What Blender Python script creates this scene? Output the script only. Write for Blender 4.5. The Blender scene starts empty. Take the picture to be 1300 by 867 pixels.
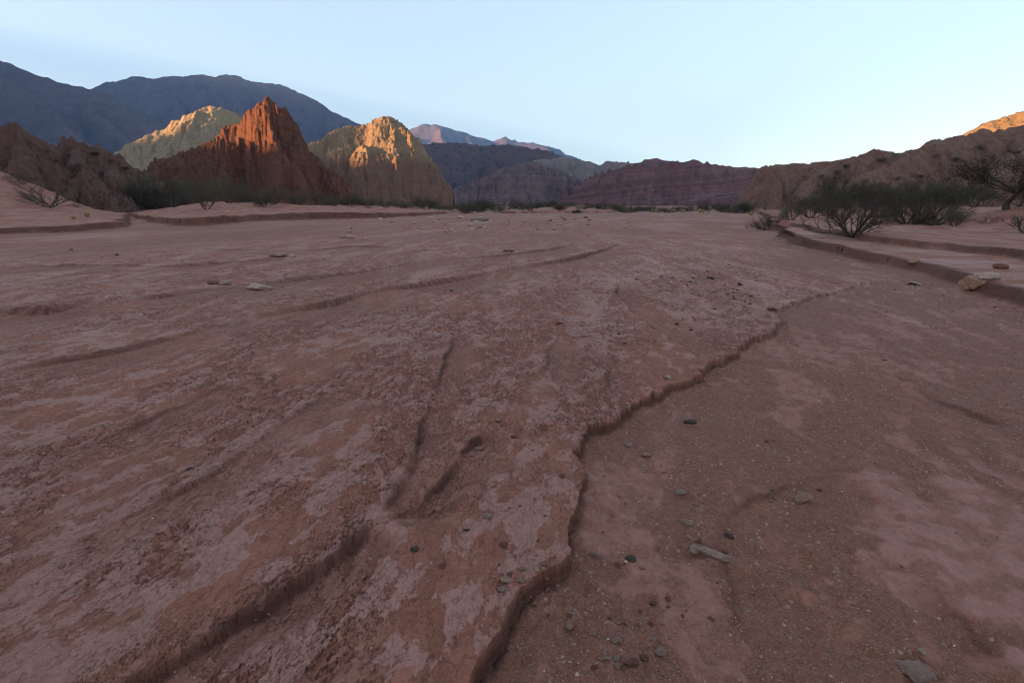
import bpy, bmesh, math, random
import numpy as np
from mathutils import Vector

# ------------------------------------------------------------------ camera, sky, sun, exposure
S = bpy.context.scene
C = S.collection
F = 614.0; HOR = 262.0; CY = 433.5; CX = 650.0; EYE = 1.6
PITCH = math.atan((CY - HOR) / F)
cd = bpy.data.cameras.new('camera'); cam = bpy.data.objects.new('camera', cd); C.objects.link(cam)
cd.sensor_width = 36.0; cd.lens = F * 36.0 / 1300.0
cd.clip_start = 0.05; cd.clip_end = 60000
cam.location = (0, 0, EYE); cam.rotation_euler = (math.pi / 2 - PITCH, 0, 0)
S.camera = cam

SUN_AZ = math.radians(-115)      # from +Y, clockwise positive: the sun stands to the left
SUN_EL = math.radians(6.0)
w = bpy.data.worlds.new('World'); S.world = w; w.use_nodes = True
wn = w.node_tree.nodes; wl = w.node_tree.links
bg = wn['Background']; sky = wn.new('ShaderNodeTexSky'); sky.sky_type = 'NISHITA'
sky.sun_disc = False; sky.sun_elevation = SUN_EL; sky.sun_rotation = SUN_AZ
sky.altitude = 1600; sky.air_density = 1.0; sky.dust_density = 1.0; sky.ozone_density = 1.0
gam = wn.new('ShaderNodeGamma'); wl.new(sky.outputs[0], gam.inputs[0]); gam.inputs[1].default_value = .48   # dusty evening sky: flatter than the clear model
smx = wn.new('ShaderNodeMix'); smx.data_type = 'RGBA'; smx.blend_type = 'MULTIPLY'; smx.inputs[0].default_value = 1
wl.new(gam.outputs[0], smx.inputs[6]); smx.inputs[7].default_value = (.72, .775, .84, 1)
wl.new(smx.outputs[2], bg.inputs[0]); bg.inputs[1].default_value = 0.15
sd_ = bpy.data.lights.new('sun', 'SUN'); so = bpy.data.objects.new('sun', sd_); C.objects.link(so)
sd_.energy = 4.6; sd_.angle = math.radians(0.5); sd_.color = (1.0, 0.56, 0.23)
sdir = Vector((math.sin(SUN_AZ) * math.cos(SUN_EL), math.cos(SUN_AZ) * math.cos(SUN_EL), math.sin(SUN_EL)))
so.rotation_euler = sdir.to_track_quat('Z', 'Y').to_euler(); so.location = (0, 0, 50)
S.view_settings.view_transform = 'Standard'; S.view_settings.look = 'None'
S.view_settings.exposure = 2.65; S.view_settings.gamma = 1.0
S.cycles.filter_width = 1.0
S.cycles.max_bounces = 5; S.cycles.diffuse_bounces = 3; S.cycles.volume_bounces = 0

# ------------------------------------------------------------------ numeric helpers
rng = np.random.RandomState(7)
PERM = rng.permutation(4096).astype(np.int64)
GA = rng.rand(4096) * 2 * np.pi
GX, GY = np.cos(GA), np.sin(GA)

def perlin(x, y, seed=0):
    x = np.asarray(x, float); y = np.asarray(y, float)
    xi = np.floor(x).astype(np.int64); yi = np.floor(y).astype(np.int64)
    fx = x - xi; fy = y - yi
    u = fx * fx * fx * (fx * (fx * 6 - 15) + 10); v = fy * fy * fy * (fy * (fy * 6 - 15) + 10)
    def g(ix, iy, dx, dy):
        h = PERM[(PERM[(ix + seed * 131) & 4095] + iy) & 4095]
        return GX[h] * dx + GY[h] * dy
    a = g(xi, yi, fx, fy); b = g(xi + 1, yi, fx - 1, fy)
    c = g(xi, yi + 1, fx, fy - 1); d = g(xi + 1, yi + 1, fx - 1, fy - 1)
    return (a + (b - a) * u + (c - a) * v + (a - b - c + d) * u * v) * 1.5

def fbm(x, y, o=4, seed=0, gain=0.5):
    s = 0; a = 1.0; t = 0
    for k in range(o):
        s = s + a * perlin(x, y, seed + k); t += a
        a *= gain; x = x * 2.03 + 5.2; y = y * 2.03 - 3.1
    return s / t * 1.3

def ridged(x, y, o=4, seed=0, gain=0.5):
    s = 0; a = 1.0; t = 0
    for k in range(o):
        s = s + a * (1 - np.abs(perlin(x, y, seed + k))); t += a
        a *= gain; x = x * 2.03 + 5.2; y = y * 2.03 - 3.1
    return s / t

def ss(a, b, x):
    t = np.clip((x - a) / (b - a), 0, 1); return t * t * (3 - 2 * t)

def ray(px, py):
    u = px - CX; v = CY - py
    return np.array([u, v * math.sin(PITCH) + F * math.cos(PITCH), v * math.cos(PITCH) - F * math.sin(PITCH)])

def G(px, py, z=0.0):           # the spot of the level ground seen in a direction
    d = ray(px, py); t = (z - EYE) / d[2]
    return (d[0] * t, d[1] * t)

def W(px, py, Y):               # the point at depth Y seen in a direction
    d = ray(px, py); t = Y / d[1]
    return (d[0] * t, Y, EYE + d[2] * t)

def seg_dist(x, y, pts):
    best = np.full(x.shape, 1e9); side = np.zeros(x.shape); tt = np.zeros(x.shape)
    for i in range(len(pts) - 1):
        ax, ay = pts[i][:2]; bx, by = pts[i + 1][:2]
        dx, dy = bx - ax, by - ay; L = dx * dx + dy * dy
        t = np.clip(((x - ax) * dx + (y - ay) * dy) / L, 0, 1)
        ex = x - ax - t * dx; ey = y - ay - t * dy
        d = np.hypot(ex, ey); m = d < best
        best = np.where(m, d, best); side = np.where(m, dx * ey - dy * ex, side); tt = np.where(m, i + t, tt)
    return best, side, tt       # side > 0: to the left of the line's direction

# ------------------------------------------------------------------ the ground as a function
# edge of the mud terrace (photo directions turned into ground points), near to far
EDGE = [G(*p) for p in [(560, 930), (592, 867), (598, 845), (615, 826), (636, 800), (646, 770), (655, 752), (668, 738), (684, 727),
        (712, 716), (727, 700), (722, 668), (729, 652), (738, 630), (741, 604), (734, 585), (730, 572), (738, 556), (752, 543),
        (770, 537), (782, 531), (800, 518), (820, 505), (840, 494), (868, 486), (890, 474), (902, 461), (920, 455),
        (936, 446), (946, 433), (966, 426), (984, 419), (993, 406), (982, 395), (1002, 386), (1030, 377), (1058, 371), (1090, 362), (1150, 350)]]
EDGE = [(EDGE[0][0] - 0.5, -1.0)] + EDGE
EY = np.maximum.accumulate(np.array([p[1] for p in EDGE]) + np.arange(len(EDGE)) * 1e-6); EX = np.array([p[0] for p in EDGE])
def L_(ps): return [G(*p) for p in ps]
RILLS = [  # line, depth, floor width, right bank width
    (L_([(60, 930), (140, 878), (190, 850), (250, 815), (300, 783), (355, 752), (400, 722), (440, 697), (462, 672), (480, 655)]), 0.066, 0.075, 0.20),
    (L_([(480, 655), (505, 625), (528, 590), (528, 560), (535, 535), (550, 500), (560, 470), (572, 440), (578, 420)]), 0.034, 0.10, 0.3),
    (L_([(494, 664), (520, 645), (545, 622), (565, 602), (583, 582), (588, 568), (604, 557), (612, 542)]), 0.050, 0.07, 0.25),
    (L_([(300, 405), (350, 395), (400, 385), (440, 376), (480, 367), (520, 360), (600, 348), (660, 339), (720, 328), (770, 315), (800, 303)]), 0.10, 0.4, 1.5),
    (L_([(-60, 392), (0, 392), (60, 390), (100, 384), (130, 378)]), 0.10, 0.4, 1.5),
    (L_([(1000, 860), (935, 740), (922, 690), (920, 645), (940, 622), (985, 605), (1040, 590), (1100, 585)]), 0.015, 0.05, 0.5),
    (L_([(740, 620), (715, 606), (690, 596), (660, 603)]), 0.006, 0.03, 0.1),
    (L_([(560, 470), (500, 462), (440, 468), (400, 476)]), 0.014, 0.08, 0.2),
    (L_([(340, 600), (300, 588), (250, 590), (200, 604), (150, 628)]), 0.010, 0.05, 0.15),
    (L_([(515, 515), (470, 520), (420, 535), (380, 560)]), 0.012, 0.06, 0.2),
    (L_([(720, 505), (700, 480), (692, 455), (700, 435), (720, 418)]), 0.020, 0.10, 0.4),
    (L_([(790, 515), (772, 492), (770, 470), (740, 452), (716, 444)]), 0.024, 0.07, 0.3),
    (L_([(900, 462), (870, 440), (830, 415), (800, 392), (782, 372), (786, 355)]), 0.030, 0.12, 0.5),
    (L_([(935, 446), (905, 430), (880, 418), (850, 410), (815, 402)]), 0.022, 0.10, 0.4),
    (L_([(668, 590), (640, 600), (600, 622), (560, 650), (530, 680)]), 0.012, 0.06, 0.2),
    (L_([(60, 700), (130, 672), (200, 640), (262, 606), (330, 560), (380, 522), (430, 488)]), 0.016, 0.07, 0.35),
    (L_([(0, 612), (90, 575), (180, 536), (260, 500), (340, 468)]), 0.018, 0.10, 0.5),
    (L_([(-40, 480), (60, 458), (160, 440), (260, 418), (330, 402)]), 0.05, 0.25, 0.9),
    (L_([(-40, 345), (60, 338), (140, 336), (200, 340), (250, 336), (330, 330), (420, 332)]), 0.05, 0.5, 1.5),
    (L_([(150, 384), (220, 372), (300, 366), (360, 356), (450, 345), (540, 332), (620, 326), (700, 316), (740, 306)]), 0.05, 0.5, 1.5),
    (L_([(250, 318), (300, 316), (380, 318), (460, 312), (540, 312)]), 0.05, 0.6, 2.0),
    (L_([(1130, 455), (1165, 480), (1195, 500), (1260, 520), (1320, 535)]), 0.02, 0.2, 0.8),
    (L_([(1180, 700), (1210, 735), (1250, 775), (1300, 812)]), 0.012, 0.05, 0.3),
    (L_([(760, 285), (790, 290), (826, 284)]), 0.18, 0.6, 3.0),
    (L_([(-60, 306), (60, 303), (130, 301), (200, 300)]), 0.07, 0.5, 2.0),
]
BANKPX = [(-420, 300, .4), (-150, 300, .4), (0, 298, .40), (80, 296, .45), (140, 291, .5), (158, 288, .5), (162, 272, .3), (176, 276.5, .45), (200, 284, .6), (240, 288, .75), (265, 287, .8),
          (310, 283, .75), (350, 281, .8), (400, 279, .85), (440, 279, .95), (480, 277.5, .8), (530, 274.5, .6), (562, 272, .5), (585, 268, .3), (628, 268, .3), (640, 271.3, .5), (700, 270.8, .6),
          (780, 270.6, .5), (800, 267.5, .3), (860, 267, .3), (930, 267, .3), (958, 269, .3), (972, 274, .4), (983, 292, .55), (1008, 312, .42), (1045, 318, .34), (1090, 330, .30),
          (1140, 342, .27), (1190, 350, .26), (1225, 362, .25), (1262, 376, .25), (1300, 384, .25), (1400, 420, .25), (1700, 520, .2)]
BANK = [G(p[0], p[1]) for p in BANKPX]
BTH = np.array([math.atan2(p[0], p[1]) for p in BANK]); BR = np.array([math.hypot(*p) for p in BANK]); BH = np.array([p[2] for p in BANKPX])
STEP2 = [G(*p) for p in [(1000, 296), (1040, 306), (1075, 313), (1110, 318), (1150, 325), (1190, 327), (1230, 333), (1300, 343), (1400, 365), (1700, 450)]]
S2TH = np.array([math.atan2(p[0], p[1]) for p in STEP2]); S2R = np.array([math.hypot(*p) for p in STEP2])

def bump(x, y, cx, cy, rx, ry, h):
    return h * np.exp(-((x - cx) / rx) ** 2 - ((y - cy) / ry) ** 2)

def ground(x, y):
    """height and the masks of crust, gravel and raw (red bank earth, painted shade on faces and flake rims)"""
    x = np.asarray(x, float); y = np.asarray(y, float); sh = x.shape
    x = x.ravel(); y = y.ravel(); r = np.hypot(x, y); th = np.arctan2(x, y)
    a = 0.24 * x + 0.97 * y; b = 0.97 * x - 0.24 * y            # along and across the old flow
    z = np.zeros_like(x)
    far = ss(6, 25, r)
    z += 0.05 * fbm(x / 9, y / 9, 3, 3) * far + 0.012 * fbm(x / 1.1, y / 1.6, 3, 5)
    crust = np.zeros_like(x); grav = np.zeros_like(x); red = np.zeros_like(x); terr = np.zeros_like(x)
    # --- terrace and channel
    near = (r < 30)
    xn, yn, rn, an, bn = x[near], y[near], r[near], a[near], b[near]
    jw = 0.012 + 0.012 * ss(2, 8, rn)
    jx = jw * fbm(xn / 0.09, yn / 0.09, 4, 11) + 0.09 * fbm(xn / .24, yn / .24, 3, 13) * ss(1.2, 5, rn) + .02 * fbm(xn / .24, yn / .24, 3, 13)
    jy = jw * fbm(xn / 0.09, yn / 0.09, 4, 17)
    d, _, _ = seg_dist(xn + jx, yn + jy, EDGE)
    s = np.where(xn + jx < np.interp(yn + jy, EY, EX), d, -d)    # >0 on the terrace
    s = np.where(yn > EY[-1], np.abs(s), s)
    dep = np.interp(yn, [0, 1.5, 2.2, 4, 7, 9.5, 11], [.145, .135, .11, .10, .085, .04, .0])
    lg = .012 * fbm(xn / .07, yn / .07, 3, 15)
    dep = dep * (1 + .30 * fbm(xn / .22, yn / .22, 3, 16)) * (1 - .15 * ss(2, 3, yn))
    fall = 0.46 * ss(0.003, -0.007, s) + .36 * ss(-.010, -.018, s + lg) + 0.18 * ss(-.02, -0.11, s + 2 * lg)
    zt = -dep * fall
    lip = 0.006 * np.exp(-(s / 0.05) ** 2) * (s > 0)
    low = ss(0.0, -0.02, s) * (yn < EY[-1])
    low = np.maximum(low, ss(9, 14, yn) * ss(0.5, 3, xn - 0.42 * yn))
    red_n = ss(0.004, -0.004, s) * ss(-0.05, -0.018, s) * (dep > .01)  # red earth of the terrace face, darkened as painted shade
    # --- flaked crust of the terrace
    wv = 0.2 * fbm(an / .4, bn / .4, 2, 29)
    f1 = fbm(an / 0.34 + wv, bn / 0.19 + wv, 6, 21, .66)
    f1b = fbm(an / 3.2, bn / 0.9, 3, 23)
    cr = f1 * 1.05 + f1b * .45
    patch = ss(0.055, 0.08, cr)
    f2 = fbm(an / 0.17 + wv, bn / 0.10, 4, 31, .6) * 2.6 + cr * 1.5
    fr = f2 - np.floor(f2); stair = np.floor(f2) + ss(0.0, 0.10, fr)
    f3 = fbm(an / 0.06, bn / 0.036, 3, 37, .6)
    amp = ss(40, 6, rn) * (1 - 0.85 * low)
    sizeup = 1 + 0.18 * np.clip(rn - 2, 0, 12)
    flaky = .25 + .75 * ss(-.22, .12, fbm(an / 1.7, bn / 1.0, 3, 47))
    zf = (0.0095 * patch + 0.0080 * stair * (1 - .5 * patch) + 0.0055 * f3 * (1 - .6 * patch)) * amp * flaky
    rim = (np.exp(-((cr - .055) / .012) ** 2) * .8 + ss(.0, .02, fr) * ss(.12, .04, fr) * .8 * (1 - .4 * patch)) * flaky  # dark rims at flake steps: small shadows painted into the colour
    red_n = np.maximum(red_n, rim * (1 - low) * ss(16, 5, rn))
    # scour hollows with a sharp upstream lip
    q = fbm(an / .42 + 9, bn / .26 + 4, 3, 41)
    zf -= 0.010 * ss(.30, .34, q) * ss(.9, .35, q) * amp
    # broad streaks farther out
    f4 = fbm(an / 7.0, bn / 1.1, 5, 43, .6)
    st4 = f4 * 4; st4 = np.floor(st4) + ss(0, .18, st4 - np.floor(st4))
    zf += 0.018 * st4 * ss(5, 12, rn) * (1 - low)
    # --- channel bed: smooth mud drapes among loose gravel
    g1 = fbm(an / 1.1 + .5 * fbm(xn, yn, 2, 51), bn / 0.42 + .4 * fbm(xn / .8, yn / .8, 2, 52), 6, 53, .66) + .45 * fbm(xn / 2.5, yn / 2.5, 2, 57)
    mud = ss(0.06, 0.30, g1 + .25 * fbm(xn / .12, yn / .10, 4, 65)) * .75
    mud = np.maximum(mud, ss(.0, .25, 1 - np.hypot((xn - 2.45) / .7, (yn - 2.0) / .9) + .6 * fbm(xn / .3, yn / .3, 4, 58)))
    mud = np.maximum(mud, ss(0, .2, 1 - np.hypot((xn - .55) / .22, (yn - 2.45) / .6) + .6 * fbm(xn / .2, yn / .2, 4, 59)) * .8)
    mud = mud * (.55 + .45 * ss(-.25, .1, fbm(xn / .16, yn / .12, 4, 67)))
    zf += low * (0.006 * mud + 0.012 * fbm(an / .9, bn / .3, 4, 61) + 0.0035 * fbm(xn / .05, yn / .05, 3, 63) * (1 - mud) * ss(14, 4, rn))
    z2 = zt + lip + zf
    cr_n = (patch * (1 - low) * ss(.0, .12, np.abs(s) + .06)) * ss(45, 10, rn) + mud * low * .8
    gv = low * (1 - mud) + 0.10 * (1 - low)
    for k, (ln, dp, fw, rb) in enumerate(RILLS):
        bx = [p[0] for p in ln]; by = [p[1] for p in ln]; pad = rb + fw + .3
        m = (xn > min(bx) - pad) & (xn < max(bx) + pad) & (yn > min(by) - pad) & (yn < max(by) + pad)
        if not m.any(): continue
        wob = 0.1 * fw + .01
        xs = xn[m] + wob * fbm(xn[m] / (fw * 1.2), yn[m] / (fw * 1.2), 3, 71 + k); ys = yn[m] + wob * fbm(xn[m] / (fw * 1.2), yn[m] / (fw * 1.2), 3, 81 + k)
        wa = min(.05, .03 + fw * .1); xs = xs + wa * fbm(xn[m] / .3, yn[m] / .3, 3, 87 + k); ys = ys + wa * fbm(xn[m] / .3, yn[m] / .3, 3, 97 + k)
        dd, sd, tt = seg_dist(xs, ys, ln)
        sg = np.where(sd > 0, -dd, dd)                          # + to the right of the line
        n = len(ln) - 1
        e = ss(0, .9, tt) * ss(n, n - .9, tt) * (0.75 + .35 * np.sin(tt * 2.1 + k))
        if k == 0: e = ss(n, n - 1.8, tt) * (.95 + .15 * np.sin(tt * 1.7))
        prof = ss(-0.008 - .03 * fw, 0.006 + .03 * fw, sg) * (1 - ss(fw, fw + rb, sg))
        w_ = e * prof
        z2[m] -= dp * w_ + np.where(w_ > .3, zf[m] * .85 * e, 0)
        red_n[m] = np.maximum(red_n[m], e * np.exp(-((sg) / (.02 + .10 * fw)) ** 2) * min(1, dp / .03))  # rill faces darkened too, shade put into the colour
        cr_n[m] *= (1 - .9 * np.clip(w_ * 1.5, 0, 1)); gv[m] = np.maximum(gv[m], .55 * w_)
    z[near] += z2; crust[near] = cr_n; grav[near] = gv; red[near] = np.clip(red_n, 0, 1); terr[near] = (1 - low) * flaky * ss(28, 14, rn)
    # --- beyond: pale and red streaks, gravel
    fr_ = ss(14, 30, r)
    sft = fbm(a / 14, b / 5, 5, 91, .6)
    crust = np.maximum(crust, fr_ * ss(.05, .3, sft) * .7)
    grav = np.maximum(grav, fr_ * (.35 + .5 * ss(-.1, .3, fbm(a / 20, b / 9, 3, 93))))
    # --- banks of the wash
    fr2 = (y > 2) & (r > 4) & (r < 260)
    xb, yb = x[fr2], y[fr2]; rb_ = r[fr2]
    k1 = np.clip(rb_ / 40, .15, 1.2)
    wx = xb + k1 * (.9 * fbm(xb / 3.5, yb / 3.5, 4, 101)); wy = yb + k1 * (.9 * fbm(xb / 3.5, yb / 3.5, 4, 103))
    th2 = np.arctan2(wx, wy); r2 = np.hypot(wx, wy)
    d, _, _ = seg_dist(wx, wy, BANK)
    s = np.where(r2 > np.interp(th2, BTH, BR), d, -d)
    hb = np.interp(th2, BTH, BH) * (1 + .18 * fbm(xb / 4, yb / 4, 2, 107))
    wd = 0.05 + 0.10 * k1
    prof = .72 * ss(-wd, wd * .6, s) + .20 * ss(-.7 * hb - .1, 0, s) + .08 * ss(0, 1.2, s)
    zb = hb * prof
    inside = ss(0, 3, s)
    redb = ss(-wd * 1.3 - .25 * hb, -wd, s) * ss(wd * 3, wd * .8, s)
    # second step of the right bank
    dd, _, _ = seg_dist(wx, wy, STEP2)
    s2 = np.where((r2 > np.interp(th2, S2TH, S2R)), dd, -dd)
    s2 = np.where(th2 < S2TH[0], -dd, s2)
    zb += .24 * (.8 * ss(-wd, wd * .6, s2) + .2 * ss(-.3, .5, s2))
    redb = np.maximum(redb, ss(-wd * 1.5, -wd * .5, s2) * ss(wd * 2.5, wd * .6, s2))
    # sand slopes beyond the banks
    up = .45 * ss(2, 30, s) + .012 * np.clip(s - 5, 0, 90)
    up = up + .22 * fbm(xb / 7, yb / 7, 4, 109) * inside
    lft = ss(0, 16, s) * (bump(xb, yb, -62, 62, 22, 18, 4.3) + bump(xb, yb, -88, 74, 30, 30, 4.2))
    gate = ss(6, 14, s) * bump(xb, yb, 31, 29, 9, 4.5, .9)
    zb = zb + up * ss(0, 8, s) + lft + gate
    z[fr2] = z[fr2] * (1 - .6 * ss(-.2, .3, s)) + zb
    red[fr2] = np.maximum(red[fr2], np.clip(redb, 0, 1))
    ins = ss(-.1, .3, s)
    crust[fr2] *= (1 - .8 * ins); crust[fr2] = np.maximum(crust[fr2], .25 * ins * ss(0, .4, fbm(xb / 3, yb / 2, 3, 111)))
    grav[fr2] = grav[fr2] * (1 - .6 * ins)
    # shelf between the two right steps is bare pinkish mud
    shelf = ss(0, .3, s) * ss(0.2, -.2, s2) * (th2 > S2TH[0])
    crust[fr2] = np.maximum(crust[fr2], shelf * ss(-.1, .1, fbm(xb / 3, yb / .6, 4, 113)))
    m3 = r > 230
    z[m3] += 2.2 * ss(230, 800, r[m3])
    return z.reshape(sh), crust.reshape(sh), grav.reshape(sh), red.reshape(sh), terr.reshape(sh)

def gz(x, y): return float(ground(np.array([x]), np.array([y]))[0][0])
_T = np.concatenate([np.arange(1.2, 12, .04), np.arange(12, 140, .2)])
def hit(px, py):                # first point of the real ground seen in a direction
    d = ray(px, py); hy = math.hypot(d[0], d[1]); t = _T / hy
    z = ground(d[0] * t, d[1] * t)[0]; rz = EYE + d[2] * t
    k = np.nonzero(rz <= z)[0]
    i = k[0] if len(k) else len(t) - 1
    i0 = max(i - 1, 0); den = (rz[i0] - z[i0]) - (rz[i] - z[i])
    f = (rz[i0] - z[i0]) / den if abs(den) > 1e-9 and len(k) else 0
    tt = t[i0] + (t[i] - t[i0]) * min(max(f, 0), 1)
    X, Y = d[0] * tt, d[1] * tt
    return X, Y, gz(X, Y)

# ------------------------------------------------------------------ mesh and material helpers
def tag(o, label=None, cat=None, group=None, kind=None):
    if label: o['label'] = label
    if cat: o['category'] = cat
    if group: o['group'] = group
    if kind: o['kind'] = kind
    return o

def np_mesh(name, V, Fq, mat=None, smooth=True, attrs=None, loops=4):
    me = bpy.data.meshes.new(name)
    V = np.asarray(V, np.float32); Fq = np.asarray(Fq, np.int32)
    me.vertices.add(len(V)); me.vertices.foreach_set('co', V.ravel())
    me.loops.add(Fq.size); me.loops.foreach_set('vertex_index', Fq.ravel())
    me.polygons.add(len(Fq)); me.polygons.foreach_set('loop_start', np.arange(0, Fq.size, loops, dtype=np.int32))
    me.update(calc_edges=True)
    me.polygons.foreach_set('use_smooth', np.full(len(Fq), smooth, bool))
    for k, v in (attrs or {}).items():
        if np.ndim(v) == 2:
            at = me.color_attributes.new(k, 'FLOAT_COLOR', 'POINT'); at.data.foreach_set('color', np.asarray(v, np.float32).ravel())
        else:
            at = me.attributes.new(k, 'FLOAT', 'POINT'); at.data.foreach_set('value', np.asarray(v, np.float32))
    if mat: me.materials.append(mat)
    me.validate(); me.update()
    return me

def link(name, me, parent=None):
    o = bpy.data.objects.new(name, me); C.objects.link(o)
    if parent: o.parent = parent
    return o

class NT:
    def __init__(s, name, rough=.9, spec=.2):
        s.m = bpy.data.materials.new(name); s.m.use_nodes = True; s.n = s.m.node_tree.nodes; s.l = s.m.node_tree.links
        s.b = s.n['Principled BSDF']; s.b.inputs['Roughness'].default_value = rough
        s.b.inputs['Specular IOR Level'].default_value = spec
        s.pos = s.n.new('ShaderNodeNewGeometry').outputs['Position']
        s.obj = s.n.new('ShaderNodeTexCoord').outputs['Object']
    def put(s, sock, v):
        if hasattr(v, 'links') or isinstance(v, bpy.types.NodeSocket): s.l.new(v, sock)
        elif isinstance(v, (tuple, list)) and len(v) == 3 and len(sock.default_value) == 4: sock.default_value = (*v, 1)
        else: sock.default_value = v
    def noise(s, vec, scale, detail=4, rough=.55, dist=0, out=0):
        n = s.n.new('ShaderNodeTexNoise'); s.l.new(vec, n.inputs['Vector'])
        n.inputs['Scale'].default_value = scale; n.inputs['Detail'].default_value = detail
        n.inputs['Roughness'].default_value = rough; n.inputs['Distortion'].default_value = dist
        return n.outputs[out]
    def vor(s, vec, scale, out='Distance', rnd=1):
        n = s.n.new('ShaderNodeTexVoronoi'); s.l.new(vec, n.inputs['Vector']); n.inputs['Scale'].default_value = scale
        n.inputs['Randomness'].default_value = rnd
        return n.outputs[out]
    def math(s, op, a, b=0.0, c=0.0, clamp=False):
        n = s.n.new('ShaderNodeMath'); n.operation = op; n.use_clamp = clamp
        s.put(n.inputs[0], a); s.put(n.inputs[1], b)
        if op in ('MULTIPLY_ADD', 'SMOOTH_MIN'): s.put(n.inputs[2], c)
        return n.outputs[0]
    def ramp(s, fac, stops, interp='LINEAR'):
        n = s.n.new('ShaderNodeValToRGB'); s.l.new(fac, n.inputs[0]); cr = n.color_ramp; cr.interpolation = interp
        while len(cr.elements) < len(stops): cr.elements.new(.5)
        for e, (p, c) in zip(cr.elements, stops):
            e.position = p; e.color = (*c, 1) if isinstance(c, tuple) else (c, c, c, 1)
        return n.outputs[0]
    def mix(s, fac, a, b, mode='MIX'):
        n = s.n.new('ShaderNodeMix'); n.data_type = 'RGBA'; n.blend_type = mode
        s.put(n.inputs[0], fac); s.put(n.inputs[6], a); s.put(n.inputs[7], b)
        return n.outputs[2]
    def attr(s, name, out='Fac'):
        n = s.n.new('ShaderNodeAttribute'); n.attribute_name = name; return n.outputs[out]
    def mapping(s, vec, scale=(1, 1, 1), rot=(0, 0, 0)):
        n = s.n.new('ShaderNodeMapping'); s.l.new(vec, n.inputs[0]); n.inputs['Scale'].default_value = scale; n.inputs['Rotation'].default_value = rot
        return n.outputs[0]
    def sep(s, vec):
        n = s.n.new('ShaderNodeSeparateXYZ'); s.l.new(vec, n.inputs[0]); return n.outputs
    def comb(s, x, y, z):
        n = s.n.new('ShaderNodeCombineXYZ'); s.put(n.inputs[0], x); s.put(n.inputs[1], y); s.put(n.inputs[2], z); return n.outputs[0]
    def bump(s, h, dist, strength=1.0, prev=None):
        n = s.n.new('ShaderNodeBump'); s.l.new(h, n.inputs['Height']); n.inputs['Distance'].default_value = dist; n.inputs['Strength'].default_value = strength
        if prev: s.l.new(prev, n.inputs['Normal'])
        return n.outputs[0]
    def done(s, col, nor=None):
        s.put(s.b.inputs['Base Color'], col)
        if nor: s.l.new(nor, s.b.inputs['Normal'])
        return s.m

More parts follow.
